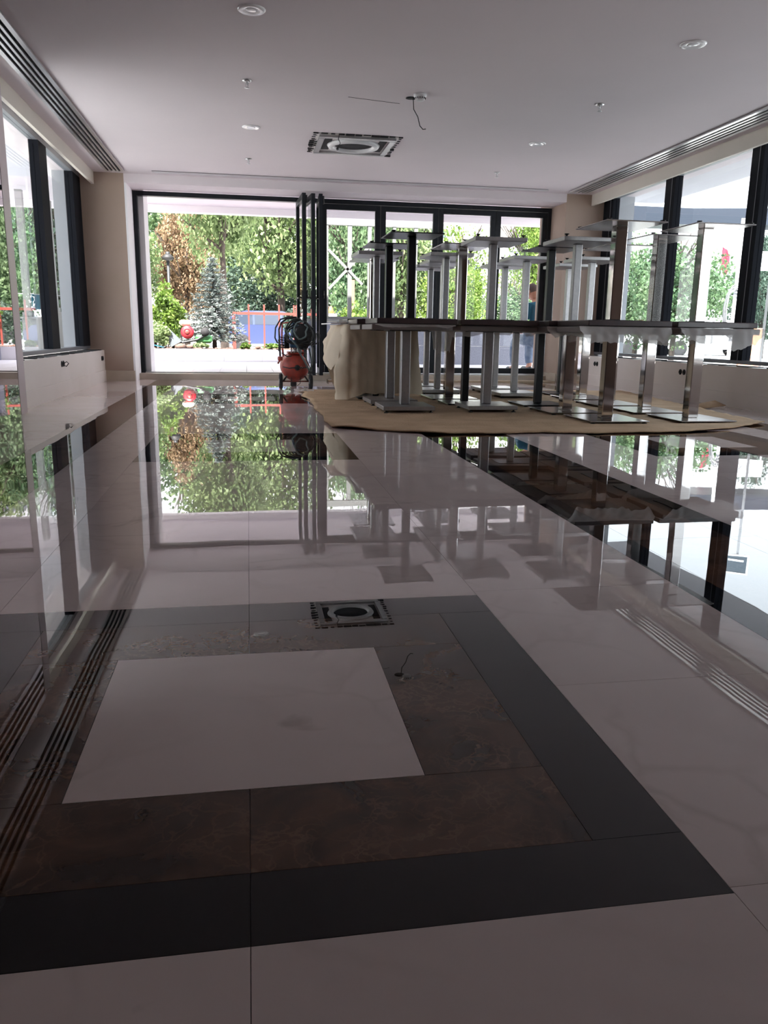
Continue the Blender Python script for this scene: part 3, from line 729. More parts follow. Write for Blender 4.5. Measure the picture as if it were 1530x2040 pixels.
bx(-4.4, -2.25, -6, 12.5, 2.76, 3.0).obj('canopy_left', 'soffit_grey', kind='structure')
bx(5.3, 6.5, -6, 12.4, 2.76, 3.0).obj('canopy_right', 'soffit_grey', kind='structure')
# planter
pw = thing('planter', 'low white planter box at the far edge of the terrace', 'planter', (-2.0, 16.45, 0))
for k in range(5): bx(.76*k, .76*k+.757, 0, .10, .03, .33).obj('stone_panel', 'outside_white', pw)
bx(0, .1, .1, 2.2, .03, .33).obj('side_panel', 'outside_white', pw)
bx(0.1, 3.7, .10, 2.2, 0, .30).obj('soil_bed', 'soil', pw)
m = MB(); rr = random.Random(3)
for k in range(260):
    x, y, s = rr.uniform(.12, 3.6), rr.uniform(.12, 1.4), rr.uniform(.015, .06)
    m.lathe([(0, -s*.5), (s*rr.uniform(.7, 1), -s*.1), (s*.6, s*.5), (0, s*.6)], (x, y, .30+s*.3), n=6)
o = m.obj('soil_clods', 'soil', pw, kind='stuff')
for k, (x, y, s) in enumerate(((.66, .4, .11), (.82, .45, .08), (.58, .6, .07), (2.2, .5, .06))):
    MB().lathe([(0, -s*.6), (s, -s*.2), (s*.9, s*.3), (s*.4, s*.6), (0, s*.65)], n=9).obj('rock', 'soil', loc=(-2+x, 16.45+y, .36),
        label=['largest brown rock on the planter soil under the tiller', 'medium brown rock right of the largest one on the planter soil', 'small brown rock left of the largest one on the planter soil', 'lone small rock on the planter soil right of the spruce'][k], category='rock')
# granite wall with white coping and pavilion on top
gw = thing('granite_wall', 'grey speckled granite block wall with white coping outside the glass doors', 'wall', (.95, 16.0, 0))
for k in range(6):
    for j in range(2): bx(.8*k+.003, .8*k+.797, 0, .3, .02+.44*j, .455+.44*j).obj('granite_block', 'granite', gw)
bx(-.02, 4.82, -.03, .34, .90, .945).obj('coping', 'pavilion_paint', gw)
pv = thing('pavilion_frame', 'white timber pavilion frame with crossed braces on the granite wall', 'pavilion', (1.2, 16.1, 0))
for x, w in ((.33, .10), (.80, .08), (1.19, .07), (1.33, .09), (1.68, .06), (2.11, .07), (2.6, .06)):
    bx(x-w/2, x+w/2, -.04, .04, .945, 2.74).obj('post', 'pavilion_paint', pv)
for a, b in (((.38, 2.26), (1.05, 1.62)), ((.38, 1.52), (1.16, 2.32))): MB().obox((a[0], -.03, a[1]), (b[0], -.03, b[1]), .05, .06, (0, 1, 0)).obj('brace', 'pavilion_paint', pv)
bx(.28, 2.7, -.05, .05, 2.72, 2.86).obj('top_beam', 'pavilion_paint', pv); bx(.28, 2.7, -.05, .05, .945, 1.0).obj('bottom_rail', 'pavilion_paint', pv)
# low brick-orange house front at the right
# fence
fe = thing('red_railing', 'red metal railing with upright posts between the planter and the blue car', 'fence', (-.35, 20, 0))
for k, x in enumerate((0, .045, .38, .75, 1.11, 1.47, 1.53, 1.9, 2.3)): bx(x-.018, x+.018, -.02, .02, -.02, 1.32 if k > 1 else 1.10).obj('post', 'red_paint', fe)
bx(0, 2.4, -.025, .025, 1.08, 1.14).obj('top_rail', 'red_paint', fe)
# lamp post
lp = thing('street_lamp', 'dark street lamp post with mushroom-shaped head among the trees', 'street lamp', (-2.72, 30, 0))
MB().cyl((0, 0, -.02), (0, 0, 3.2), .05, 10).obj('pole', 'motor_black', lp)
MB().lathe([(.05, 3.05), (.2, 3.12), (.21, 3.18), (.1, 3.28), (0, 3.3)], n=16).obj('lamp_head', 'rubber', lp)
MB().cyl((0, 0, 3.2), (0, 0, 3.36), .07, 10).obj('cap', 'motor_black', lp)

# cars
def car(loc, body, label, rz=0, sc=1.0):
    t = thing('car', label, 'car', loc, None, rz); t.scale = (sc,)*3
    low = [(-2.1, .28), (-2.15, .62), (-2.05, .88), (-1.3, .95), (1.0, .93), (1.9, .80), (2.15, .62), (2.12, .30)]
    low = [(x, z) for x, z in low]
    m = MB(); m.prism(low, -.85, .85); m.obj('body', body, t)
    top = [(-2.0, .88), (-1.65, 1.30), (-1.2, 1.43), (.1, 1.43), (.55, 1.30), (1.25, .90)]
    m = MB(); n = len(top); vs = [(x, -.80+.22*(z-.88), z) for x, z in top]+[(x, .80-.22*(z-.88), z) for x, z in top]
    m.add(vs, [tuple(range(n)), tuple(range(2*n-1, n-1, -1))]+[(i, i+n, (i+1) % n+n, (i+1) % n) for i in range(n)]); m.obj('cabin', body, t)
    for side in (-1, 1):
        for q in ([(-1.78, .95), (-1.5, 1.28), (-1.15, 1.36), (-.95, 1.36), (-.95, .95)], [(-.88, .95), (-.88, 1.36), (0, 1.36), (.05, .95)], [(.12, .95), (.08, 1.36), (.45, 1.26), (.98, .95)]):
            vs = [(x, side*(.812-.22*(z-.88)), z) for x, z in q]; vs2 = [(x, side*(.79-.22*(z-.88)), z) for x, z in q]; n = len(q)
            MB().add(vs+vs2, [tuple(range(n)), tuple(range(2*n-1, n-1, -1))]+[(i, i+n, (i+1) % n+n, (i+1) % n) for i in range(n)]).obj('side_window', 'car_glass', t)
        for x in (-1.35, 1.35):
            w = MB().lathe([(.18, -.1), (.30, -.1), (.32, -.05), (.32, .05), (.30, .1), (.18, .1)], (0, 0, 0), 'y', n=24).obj('wheel', 'tyre', t, (x, side*.8, .30))
            MB().lathe([(0, -.09), (.17, -.08), (.19, 0), (.17, .08), (0, .09)], (0, 0, 0), 'y', n=16).obj('hubcap', 'brushed_silver', w)
        MB().cbox(.72, .84, side*.92-.05, side*.92+.05, .95, 1.07, .02).obj('mirror', body, t)
    return t
car((1.15, 30.5, -.05), 'car_blue', 'blue estate car parked behind the red railing', 0, 1.02)
car((-7.5, 27, -.05), 'car_white', 'white car seen through the left windows', .3)
car((4.8, 33, -.05), 'car_dark', 'dark car parked right of the blue one, seen through the glass doors')
car((13.4, 30.5, -.05), 'car_white', 'white car parked outside the right windows near the tree', .4)
car((18.8, 31, -.05), 'car_white', 'white car parked outside the right windows farthest right', -.2)

# motor tiller / mixer on planter
t = thing('motor_tiller', 'small garden machine with red engine fan, grey hopper and green housing', 'garden machine', (-1.24, 17.3, .30))
MB().lathe([(0, -.02), (.05, -.03), (.12, -.03), (.135, 0), (.135, .10), (.12, .12), (0, .12)], (0, 0, .35), 'y', n=28).obj('engine', 'engine_red', t)
MB().lathe([(0, -.05), (.03, -.05), (.05, -.035), (.05, -.02), (.09, -.035), (.1, -.02), (0, -.02)], (0, 0, .35), 'y', n=20).obj('starter_grille', 'red_paint', t)
MB().cbox(-.16, .08, .0, .2, .48, .60, .04).obj('fuel_tank', 'ivory', t)
MB().prism([(-.42, .42), (-.38, .42), (-.12, .16), (-.34, .04)], -.1, .15).obj('hopper', 'mixer_grey', t)
MB().tube([(-.32, 0, .03), (-.1, 0, .14), (.2, 0, .20), (.36, 0, .30)], .025, 8).obj('boom', 'motor_black', t)
MB().lathe([(0, -.03), (.09, -.03), (.09, .03), (0, .03)], (.36, 0, .36), 'y', n=18).obj('wheel', 'tyre', t)
MB().cbox(.15, .5, .02, .2, .13, .30, .04).obj('green_housing', 'mixer_green', t)
MB().box(-.2, .3, .05, .12, 0, .08).obj('skid', 'motor_black', t)
MB().tube([(0, 0, .62), (.08, .1, .5), (.22, .2, .40), (.38, .25, .38), (.55, .2, .34)], .012, 6).obj('garden_hose', 'cloth_blue', loc=(-2.25, 16.8, -.0), label='thin turquoise garden hose trailing over the bush at the left planter end', category='hose')

# ------------------------------------------------------------ plants
def foliage(n, rad, leaf, seed, clumps=26, cen=(0, 0, 0), droop=0, elong=1.5):
    rr = random.Random(seed); cl = []
    for k in range(clumps):
        while True:
            p = Vector((rr.uniform(-1, 1), rr.uniform(-1, 1), rr.uniform(-1, 1)))
            if .25 < p.length < 1: break
        cl.append((p, rr.uniform(.22, .42)))
    vs = []; fs = []
    for i in range(n):
        p, r = cl[rr.randrange(clumps)]
        d = Vector((rr.gauss(0, 1), rr.gauss(0, 1), rr.gauss(0, 1))).normalized()*r*rr.uniform(.55, 1)
        q = p*(1-r*.6)+d; q = Vector((q.x*rad[0]+cen[0], q.y*rad[1]+cen[1], q.z*rad[2]+cen[2]))
        a = Vector((rr.gauss(0, 1), rr.gauss(0, 1), rr.gauss(0, .7)-droop)).normalized(); b = a.cross(Vector((rr.gauss(0, 1), rr.gauss(0, 1), rr.gauss(0, 1)))).normalized()
        s = leaf*rr.uniform(.6, 1.3); o = len(vs)
        vs += [q-a*s*elong*.5, q+b*s*.5, q+a*s*elong*.5, q-b*s*.5]; fs.append((o, o+1, o+2, o+3))
    return vs, fs
def fmesh(name, m, *a, **k):
    vs, fs = foliage(*a, **k); me = bpy.data.meshes.new(name); me.from_pydata(vs, [], fs); me.materials.append(MATS[m]); me.update(); return me
def trunkmesh(h, r, seed, nb=9, spread=1.6, top=.95):
    rr = random.Random(seed); m = MB()
    pts = [(0, 0, -.1)]; x = y = 0
    for k in range(1, 7):
        x += rr.uniform(-.08, .08)*h*.1; y += rr.uniform(-.08, .08)*h*.1; pts.append((x, y, h*k/6*top))
    m.tube(pts, [r*(1-.8*k/6) for k in range(7)], 8)
    for k in range(nb):
        z = h*rr.uniform(.3, .85); a = rr.uniform(0, 6.28); L = spread*rr.uniform(.6, 1.1); base = pts[min(6, int(z/h*6))]
        p0 = Vector((base[0], base[1], z)); d = Vector((math.cos(a), math.sin(a), rr.uniform(.5, 1.2))).normalized()
        p1 = p0+d*L*.5; p2 = p1+(d+Vector((0, 0, .35))).normalized()*L*.5
        m.tube([p0, p1, p2], [r*.38, r*.22, r*.08], 6)
        for q in range(2):
            d2 = (d+Vector((rr.uniform(-.8, .8), rr.uniform(-.8, .8), rr.uniform(0, .6)))).normalized(); m.tube([p1, p1+d2*L*.5], [r*.15, r*.05], 5)
    return m.mesh('trunk', 'bark')
FV = {}
def crown(mn_, var, n=9500):
    if (mn_, var) not in FV: FV[(mn_, var)] = fmesh('foliage', mn_, n, (1, 1, 1), .045, 10+var, clumps=44)
    return FV[(mn_, var)]
TK = [trunkmesh(1, .028, 50+k, 12, .42) for k in range(3)]
KIND = {'leaf_yellow': 'yellow-green', 'leaf_green': 'mid-green', 'leaf_dark': 'dark green', 'leaf_copper': 'copper-orange', 'leaf_purple': 'dark purplish', 'leaf_lime': 'bright lime green'}
def tree(x, y, h, rad, mt, where, zc=.58, var=0, group='trees beyond the terrace'):
    t = thing('leafy_tree', '%s leafy tree %s' % (KIND[mt], where), 'tree', (x, y, -.02), group)
    f = link('foliage', crown(mt, var), t, (0, 0, h*zc)); f.scale = (rad, rad, h*.46); f.rotation_euler.z = (x*7.3+y) % 6.28
    k = link('trunk', TK[var % 3], t); k.scale = (h*.8, h*.8, h*.9)
    return t
T = [
 (-.68, 24.5, 6.2, 1.5, 'leaf_yellow', 'with a bare forked trunk in the middle of the open doorway', .78, 0),
 (-5.6, 33, 7.5, 2.3, 'leaf_green', 'at the left edge of the open doorway', .55, 1),
 (-2.6, 36, 6.0, 1.5, 'leaf_copper', 'between the green trees at the left of the doorway', .6, 2),
 (-4.4, 31, 5.2, 1.5, 'leaf_yellow', 'standing over the street lamp', .55, 0),
 (1.4, 33, 8.0, 2.4, 'leaf_yellow', 'right of the forked tree, its crown filling the top of the doorway', .62, 1),
 (-.6, 41, 10, 3.6, 'leaf_yellow', 'far back behind the forked tree', .55, 2),
 (3.8, 36, 7.6, 2.2, 'leaf_green', 'behind the folded door leaves', .5, 0),
 (1.2, 38, 4.8, 2.8, 'leaf_dark', 'low behind the blue car', .5, 1),
 (-3.6, 44, 9.6, 3.6, 'leaf_green', 'far back left of the copper tree', .55, 0),
 (5.8, 31, 6.6, 1.7, 'leaf_yellow', 'behind the crossed braces of the pavilion', .58, 2),
 (4.0, 30, 6.2, 1.5, 'leaf_green', 'left of the pavilion braces', .5, 1),
 (7.0, 38, 8.5, 2.2, 'leaf_dark', 'tall behind the second door leaf', .55, 0),
 (9.4, 36, 5.9, 1.6, 'leaf_lime', 'in front of the pale house behind the third door leaf', .5, 2),
 (12.9, 36, 7.0, 1.6, 'leaf_lime', 'in front of the balcony house behind the last door leaf', .52, 1),
 (10.6, 31, 3.0, 1.6, 'leaf_green', 'low behind the row of table posts', .5, 0),
 (7.6, 30, 3.6, 1.6, 'leaf_lime', 'low and round behind the second door leaf', .5, 2),
 (-6.8, 24, 6.2, 1.6, 'leaf_dark', 'outside the left windows, nearest', .52, 1),
 (-8.6, 22, 7.5, 1.3, 'leaf_purple', 'outside the left windows, with the tallest crown', .6, 0),
 (-5.6, 19.5, 4.4, 1.3, 'leaf_green', 'outside the left windows, beside the turquoise cloth', .5, 2),
 (-4.9, 22.5, 5.0, 1.1, 'leaf_dark', 'outside the left windows, behind the farther white column', .52, 0),
 (-9.4, 30, 8.5, 2.3, 'leaf_lime', 'outside the left windows, brightly lit at the back', .5, 2),
 (-7.0, 36, 7.5, 2.6, 'leaf_green', 'outside the left windows, beside the far pillar', .5, 1),
 (10.6, 19.0, 3.6, 1.35, 'leaf_green', 'outside the right windows, first pane from the pillar', .52, 0),
 (11.9, 23.6, 4.0, 1.4, 'leaf_green', 'outside the right windows, behind the nearest inverted table', .5, 2),
 (16.2, 23.6, 4.0, .9, 'leaf_dark', 'outside the right windows, slim and young', .6, 1),
 (18.6, 27.0, 4.4, 1.6, 'leaf_dark', 'outside the right windows, beside the flagpoles', .5, 0),
]
for a in T: tree(*a)
# spruce
t = thing('blue_spruce', 'blue-grey spruce with tiered drooping branches on the planter', 'tree', (-.73, 18.25, .28))
MB().tube([(0, 0, 0), (.02, 0, 1), (0, 0, 1.95)], [.05, .035, .008], 8).obj('trunk', 'bark', t)
rr = random.Random(5); vs = []; fs = []; bb = MB()
for tier in range(17):
    z = .28+1.62*(tier/16); rmax = .70*(1-(tier/16))**.8+.06; nb = int(11-6*tier/16)+2
    for k in range(nb):
        a = 6.28*k/nb+tier*.7+rr.uniform(-.2, .2); L = rmax*rr.uniform(.75, 1.1)
        d = Vector((math.cos(a), math.sin(a), 0)); p0 = Vector((0, 0, z)); p1 = p0+d*L+Vector((0, 0, .04-.16*L))
        bb.tube([p0, (p0+p1)/2+Vector((0, 0, .02)), p1], [.010, .007, .002], 4, False)
        for q in range(int(55*L/.5)+14):
            s = rr.uniform(.12, 1); c0 = p0.lerp(p1, s)+Vector((rr.gauss(0, .028), rr.gauss(0, .028), rr.gauss(0, .022)-.01))
            e = (d*.6+Vector((rr.gauss(0, .8), rr.gauss(0, .8), rr.gauss(0, .4)))).normalized()*.045; b = e.cross(Vector((rr.gauss(0, 1), rr.gauss(0, 1), rr.gauss(0, 1)))).normalized()*.009
            o = len(vs); vs += [c0-e, c0+b, c0+e, c0-b]; fs.append((o, o+1, o+2, o+3))
bb.obj('branches', 'bark', t)
me = bpy.data.meshes.new('needles'); me.from_pydata(vs, [], fs); me.materials.append(MATS['leaf_blue']); link('needles', me, t)
# shrubs
def shrub(x, y, z, r, h, mt, label, n=2600, leaf=.05, seed=1, stem=True, name='shrub', cat='bush'):
    t = thing(name, label, cat, (x, y, z))
    link('foliage', fmesh('foliage', mt, n, (r, r, h*.5), leaf, seed, clumps=22, cen=(0, 0, h*.5+(.25*h if stem else .03))), t)
    m = MB()
    for k in range(4): m.tube([(0, 0, -.03), (r*.15*math.cos(k*1.6), r*.15*math.sin(k*1.6), h*.35), (r*.4*math.cos(k*1.6), r*.4*math.sin(k*1.6), h*.75)], [.022, .016, .006], 6)
    m.obj('stems', 'bark', t)
shrub(-1.85, 19.6, .0, .52, 1.45, 'leaf_lime', 'bright green small tree left of the spruce', 3400, .06, 2)
shrub(-1.9, 17.2, .28, .33, .56, 'leaf_yellow', 'yellowish round bush at the left end of the planter', 2600, .035, 3, False)
shrub(-.05, 16.9, .3, .14, .13, 'leaf_lime', 'small clump of light green plants on the soil right of the spruce', 500, .03, 4, False)
shrub(.45, 16.9, .3, .2, .13, 'leaf_lime', 'grassy clump at the right end of the planter soil', 500, .03, 5, False)
shrub(-1.0, 17.1, .3, .22, .12, 'leaf_yellow', 'low yellow-green plants in front of the tiller', 500, .03, 6, False)
shrub(-3.3, 22, .0, .7, 1.3, 'leaf_purple', 'dark bush behind the left end of the planter', 2200, .07, 7, False)
shrub(2.6, 19.5, .0, .8, 1.5, 'leaf_lime', 'lime green bush behind the granite wall', 3000, .06, 8, False)
shrub(1.75, 21, .0, .9, 1.6, 'leaf_dark', 'dark bush behind the granite wall at its left end', 3000, .06, 9, False)
# things behind granite wall
o = thing('ice_box', 'small cream box with an orange figure on top behind the granite wall', 'box', (1.75, 17.3, 0))
MB().box(-.12, .12, -.1, .1, -.02, 1.08).obj('box_body', 'ivory', o); MB().lathe([(0, 1.06), (.07, 1.08), (.05, 1.16), (.03, 1.22), (0, 1.24)], n=10).obj('orange_top', 'orange', o)
MB().box(-.06, .06, -.02, .02, -.02, 1.95).obj('orange_board', 'orange_board', loc=(2.55, 20, 0), label='upright faded orange board beyond the granite wall', category='board')

# ------------------------------------------------------------ far houses
def house(x0, x1, y, d, h, label, wins=(), mt='facade_white', name='house'):
    t = thing(name, label, 'building', (x0, y, 0)); w = x1-x0
    bx(0, w, 0, d, -.05, h).obj('wall', mt, t)
    bx(-.2, w+.2, -.2, d+.2, h, h+.25).obj('roof', 'facade_grey', t)
    for a, b, c0, e in wins:
        f = bx(a-.06, b+.06, -.06, .0, c0-.06, e+.06).obj('window', 'outside_white', t); bx(a, b, -.075, -.05, c0, e).obj('pane', 'window_far', f)
    return t
h1 = house(9.0, 14.4, 46, 6, 9.0, 'white apartment house behind the third door leaf', [(1.2, 2.2, 3.2, 4.6), (3.2, 4.2, 3.2, 4.6), (1.2, 2.2, 6, 7)])
h2 = house(15.0, 20.4, 45, 6, 9.5, 'white apartment house with a grey glazed balcony, behind the last door leaf', [(1.2, 1.6, 5.6, 7.4), (3.2, 4.2, 3.2, 4.6)])
bk = bx(-.7, .9, -1.2, 0, 5.2, 5.45).obj('balcony', 'outside_white', h2)
m = MB()
for k in range(13): m.box(-.68+.13*k, -.65+.13*k, -1.2, -1.17, 5.45, 6.9)
m.box(-.7, .9, -1.21, -1.16, 6.1, 6.15); m.box(-.7, .9, -1.21, -1.16, 6.85, 6.95); m.obj('balcony_railing', 'facade_grey', bk)
bx(-.7, .9, -1.15, 0, 4.1, 5.2).obj('lower_bay', 'facade_grey', h2)
# right side buildings
sh = thing('shop_building', 'long pale glass-fronted shop building with a dark fascia outside the right windows', 'building', (11.2, 36, 0))
def rel(x0, x1, y0, y1, z0, z1): return bx(x0, x1, y0, y1, z0, z1)
t = thing('dark_canopy', 'large dark navy canopy roof with a kinked edge outside the right windows', 'canopy', (0, 0, 0))
MB().prism([(8.6, 20.0), (11.4, 20.0), (16.5, 18.6), (16.9, 19.6), (11.6, 21.0), (8.6, 21.0)], 3.55, 3.95, 'z').obj('fascia', 'navy_fascia', t)
for x, y in ((9.1, 20.4), (16.2, 19.2)): MB().cyl((x, y, -.02), (x, y, 3.56), .07, 10).obj('post', 'outside_white', t)
bx(2.4, 9.0, 3.0, 8.0, -.02, 3.0).obj('wall', 'facade_white', sh); bx(2.2, 9.2, 2.9, 8.1, 3.0, 3.15).obj('cornice', 'beige_stone', sh)
for k in range(7): rel(3.0+.85*k, 3.5+.85*k, 2.94, 3.0, .5, 2.6).obj('window', 'window_far', sh)
t = thing('glass_facade', 'pale building with tall glass windows outside the right windows, far right', 'building', (15.6, 15.0, 0))
bx(0, 3.6, 0, 3, 2.75, 2.95).obj('wall', 'outside_white', t); bx(0, 3.6, .3, 3, -.02, 2.75).obj('back_wall', 'facade_white', t)
for k in range(6): bx(.1+.6*k, .15+.6*k, .05, .12, -.02, 2.75).obj('mullion', 'outside_grey', t)
bx(0, 3.6, .08, .09, .05, 2.75).obj('pane', 'glass_tint', t)
tx = bpy.data.curves.new('letters', 'FONT'); tx.body = 'NE'; tx.size = .34; tx.extrude = .01; tx.materials.append(MATS['outside_grey'])
lo = link('lettering', tx, None, (12.02, 17.9, 2.36)); lo.rotation_euler = (math.pi/2, 0, -.35); 
bpy.context.view_layer.update()
_me = bpy.data.meshes.new_from_object(lo.evaluated_get(bpy.context.evaluated_depsgraph_get())); bpy.data.objects.remove(lo)
sg = thing('shop_sign', 'pale sign board with letters NE on posts at the far right windows', 'sign', (12.0, 17.9, 0)); sg.rotation_euler.z = -.35
bx(-.08, .65, .02, .05, 2.28, 2.72).obj('board', 'outside_white', sg); l2 = link('lettering', _me, sg, (.02, 0, 2.36)); l2.rotation_euler = (math.pi/2, 0, 0)
for x in (-.02, .58): bx(x, x+.04, .05, .09, -.02, 2.7).obj('post', 'alu', sg)
# framed hanging sign top right
t = thing('picture_sign', 'small white-framed dark picture sign on a slim post outside the right windows', 'sign', (8.05, 12.0, 2.94), rz=-.6)
for a in ((-.03, .0, 0, .3), (.35, .38, 0, .3)): bx(a[0], a[1], -.01, .01, -.03, .33).obj('frame_side', 'sign_white', t)
bx(0, .35, -.01, .01, -.03, 0).obj('frame_side', 'sign_white', t); bx(0, .35, -.01, .01, .3, .33).obj('frame_side', 'sign_white', t)
bx(0, .35, -.004, .004, 0, .3).obj('picture', 'sign_dark', t); bx(.05, .30, -.008, -.005, .05, .08).obj('picture_mark', 'sign_white', t)
bx(.17, .21, .011, .04, -2.96, .30).obj('sign_post', 'alu', t)
# flagpoles
for k, (x, lab) in enumerate(((13.65, 'white flagpole flying a red flag outside the right windows'), (14.3, 'bare white flagpole right of the one with the red flag'), (13.0, 'bare white flagpole left of the one with the red flag'))):
    t = thing('flagpole', lab, 'flagpole', (x, 22.2, -.02))
    MB().cyl((0, 0, 0), (0, 0, 3.9), .03, 10).obj('pole', 'outside_white', t); MB().lathe([(0, 3.98), (.05, 3.94), (0, 3.88)], n=10).obj('finial', 'outside_white', t)
    if k == 0:
        m = MB(); m.smooth = True; vs = []; fs = []
        for j in range(9):
            for i in range(7): u, v = i/6, j/8; vs.append((.03+.28*u*(1-.3*v), .05*math.sin(u*9+v*3), 3.35-.65*v-.25*u))
        for j in range(8):
            for i in range(6): a = j*7+i; fs.append((a, a+1, a+8, a+7))
        m.add(vs, fs); m.obj('flag', 'flag_red', t)
# hose reel hanging outside right window
t = thing('rope_coil', 'coil of grey hose hanging on a white post outside the right windows', 'hose', (8.35, 13.0, 1.2), rz=-.55)
for k in range(4): MB().tube(loop(0, -.05, .12+.015*k, .38+.02*k, .02*k, 90, 450, 30, .02, k), .012, 6).obj('hose_loop', 'brushed_silver', t)
bx(-.03, .03, .08, .14, -1.2, 1.5).obj('post', 'outside_white', t)
bx(0, .5, 0, .06, 0, .9).obj('brick_panel', 'brick_orange', loc=(9.6, 14.6, 0), label='low orange brick panel outside the right windows near the parapet', category='brick panel')
# left outside columns with pedestals
for k, (x, y, w, px0, px1, zt, lab) in enumerate(((-3.38, 13.5, .10, -3.42, -3.12, .78, 'white canopy column on a block pedestal, nearer one outside the left windows'), (-3.19, 14.5, .09, -3.19, -3.05, .88, 'white canopy column on a slim pedestal, farther one outside the left windows'))):
    t = thing('column', lab, 'column', (x, y, .07), 'canopy columns left of the terrace')
    bx(-w/2, w/2, -w/2, w/2, zt, 2.66).obj('shaft', 'column_paint', t); bx(px0-x-.03, px1-x, -.12, .2, 0, zt-.02).obj('pedestal', 'column_paint', t); bx(px0-x-.05, px1-x+.02, -.14, .22, zt-.02, zt+.01).obj('pedestal_cap', 'column_paint', t)
    MB().box(-w/2-.02, w/2+.02, -w/2-.02, w/2+.02, zt+.01, zt+.08).obj('column_base', 'column_paint', t)
m = MB(); m.smooth = True; vs = []; fs = []
for j in range(9):
    for i in range(13): u, v = i/12, j/8; vs.append((.24*u, .02*math.sin(u*16), -.24*v-.03*u*(1-v)))
for j in range(8):
    for i in range(12): a = j*13+i; fs.append((a, a+1, a+14, a+13))
m.add(vs, fs); m.obj('towel', 'cloth_blue', loc=(-3.42, 13.7, 1.22), label='turquoise cloth hanging on a line beside the nearer white column', category='cloth')
MB().cyl((-3.9, 13.72, 1.23), (-2.6, 13.72, 1.19), .006, 6).obj('clothes_line', 'alu', label='thin line holding the turquoise cloth outside the left windows', category='line')
bx(0, .10, 0, .10, 0, 2.66).obj('post', 'outside_white', loc=(-4.3, 12.6, .07), label='plain white corner post of the left canopy', category='post')

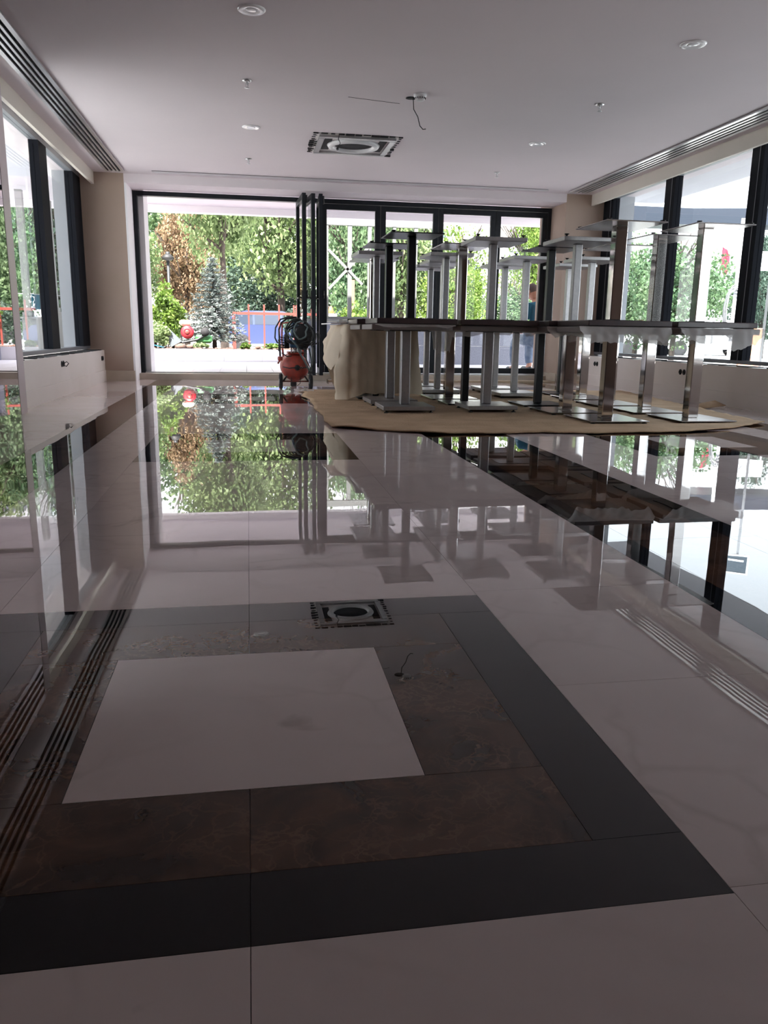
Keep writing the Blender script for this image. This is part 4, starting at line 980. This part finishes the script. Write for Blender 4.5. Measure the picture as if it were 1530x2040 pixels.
# ------------------------------------------------------------ person on the terrace
def skinned(name, verts, edges, radii, mt, parent, lv=2):
    me = bpy.data.meshes.new(name); me.from_pydata(verts, edges, []); me.materials.append(MATS[mt]); o = link(name, me, parent)
    sk = o.modifiers.new('skin', 'SKIN'); sk.use_smooth_shade = True
    for v, r in zip(me.skin_vertices[0].data, radii): v.radius = (r, r) if not isinstance(r, tuple) else r; v.use_root = False
    me.skin_vertices[0].data[0].use_root = True
    s = o.modifiers.new('sub', 'SUBSURF'); s.levels = s.render_levels = lv
    return o
def build_person():
    # local frame: sits at origin facing -x and a little away; seat height .42
    p = thing('person', 'person in a teal T-shirt and jeans sitting bent forward outside the last door leaf', 'person', (4.85, 12.85, .086), rz=-1.1)
    p.scale = (1.08,)*3
    V = [(0, 0, .50), (-.04, 0, .66), (-.10, 0, .82), (-.15, 0, .97), (-.20, 0, 1.06), (-.235, 0, 1.12)]
    rad = [(.14, .12), (.135, .11), (.15, .11), (.15, .10), (.06, .06), (.055, .055)]
    E_ = [(0, 1), (1, 2), (2, 3), (3, 4), (4, 5)]
    def chain(start, pts, rs):
        i = start
        for q, r in zip(pts, rs): V.append(q); rad.append(r); E_.append((i, len(V)-1)); i = len(V)-1
        return i
    hands = []
    for s in (-1, 1):
        chain(0, [(-.10, s*.11, .50), (-.42, s*.17, .50), (-.44, s*.17, .28), (-.42, s*.17, .08), (-.52, s*.18, .03)], [(.10, .10), .07, .06, .045, .035])
        hands.append(chain(3, [(-.15, s*.19, .98), (-.20, s*.25, .76), (-.40, s*.13, .66), (-.46, s*.10, .63)], [.07, .045, .036, .03]))
    body = skinned('body', V, E_, rad, 'skin', p)
    # head
    m = MB(); m.smooth = True; vs = []; fs = []; nu, nv = 20, 14
    for j in range(nv+1):
        th = math.pi*j/nv
        for i in range(nu):
            ph = 2*math.pi*i/nu; x = -.095*math.sin(th)*math.cos(ph); y = .078*math.sin(th)*math.sin(ph); z = .118*math.cos(th)
            if x < 0 and z < 0: x *= .9; y *= 1-.25*(-z/.118)
            vs.append((x, y, z))
    for j in range(nv):
        for i in range(nu): q = (i+1) % nu; fs.append((j*nu+i, j*nu+q, (j+1)*nu+q, (j+1)*nu+i))
    m.add(vs, fs); h = m.obj('head', 'skin', p, (-.28, 0, 1.215)); h.rotation_euler.y = -.35; h.scale = (1.12,)*3
    MB().lathe([(0, .028), (.010, .015), (.016, 0), (.008, -.01), (0, -.012)], (-.098, 0, -.01), n=10).obj('nose', 'skin', h)
    for s in (-1, 1):
        m = MB(); m.lathe([(0, -.008), (.028, -.006), (.034, 0), (.024, .006), (.012, .002), (0, .002)], n=14); e = m.obj('ear', 'skin', h, (.005, s*.08, -.005)); e.rotation_euler = (s*math.pi/2, 0, 0); e.scale = (.8, 1.1, 1)
        MB().lathe([(0, -.012), (.012, 0), (0, .012)], (-.083, s*.032, .01), n=10).obj('eye', 'hair', h)
    MB().cbox(-.098, -.085, -.025, .025, -.058, -.048, .004).obj('mouth', 'red_paint', h)
    m = MB(); m.smooth = True; vs = []; fs = []
    for j in range(9):
        th = 1.75*j/8
        for i in range(nu):
            ph = 2*math.pi*i/nu; k = 1 if math.cos(ph) < .2 else .72; t2 = th*k
            vs.append((-.099*math.sin(t2)*math.cos(ph)+.003, .082*math.sin(t2)*math.sin(ph), .122*math.cos(t2)))
    for j in range(8):
        for i in range(nu): q = (i+1) % nu; fs.append((j*nu+i, j*nu+q, (j+1)*nu+q, (j+1)*nu+i))
    m.add(vs, fs); m.obj('hair', 'hair', h)
    # hands
    for hi in hands:
        b = Vector(V[hi]); s = 1 if b.y > 0 else -1
        m = MB(); m.cbox(b.x-.085, b.x, b.y-.035, b.y+.035, b.z-.02, b.z+.012, .012)
        for k, L in enumerate((.06, .068, .062, .05)):
            y = b.y-.026+.0175*k; m.tube([(b.x-.08, y, b.z), (b.x-.08-L*.6, y, b.z-.012), (b.x-.08-L*.8, y, b.z-.045)], [.009, .008, .007], 7)
        m.tube([(b.x-.02, b.y-s*.03, b.z), (b.x-.05, b.y-s*.055, b.z-.01), (b.x-.085, b.y-s*.055, b.z-.025)], [.011, .010, .008], 7)
        m.obj('hand', 'skin', p)
    sv = [(0, 0, .46), (-.04, 0, .66), (-.10, 0, .82), (-.155, 0, .98), (-.19, 0, 1.04)]; se = [(0, 1), (1, 2), (2, 3), (3, 4)]; sr = [(.175, .155), (.175, .145), (.18, .14), (.165, .125), (.085, .08)]
    for s in (-1, 1):
        sv += [(-.155, s*.18, .985), (-.195, s*.245, .79)]; n = len(sv); se += [(3, n-2), (n-2, n-1)]; sr += [.095, .074]
    skinned('shirt', sv, se, sr, 'teal_shirt', p)
    jv = [(.02, 0, .46)]; je = []; jr = [(.16, .13)]
    for s in (-1, 1):
        i = 0
        for q, r in (((-.10, s*.11, .49), (.115, .11)), ((-.43, s*.17, .50), .085), ((-.45, s*.17, .28), .072), ((-.43, s*.17, .10), .062)):
            jv.append(q); jr.append(r); je.append((i, len(jv)-1)); i = len(jv)-1
    skinned('jeans', jv, je, jr, 'jeans', p)
    for s in (-1, 1): MB().cbox(-.60, -.36, s*.17-.05, s*.17+.05, 0, .075, .03).obj('shoe', 'motor_black', p)
build_person()
b = thing('bucket', 'upturned white bucket used as a seat by the person outside', 'bucket', (4.86, 12.84, .086))
MB().lathe([(.15, 0), (.155, .02), (.135, .32), (.13, .335), (0, .335)], n=24).obj('bucket_body', 'bucket_white', b)
MB().lathe([(.158, .01), (.165, .015), (.165, .03), (.156, .035)], n=24).obj('rim', 'bucket_white', b)
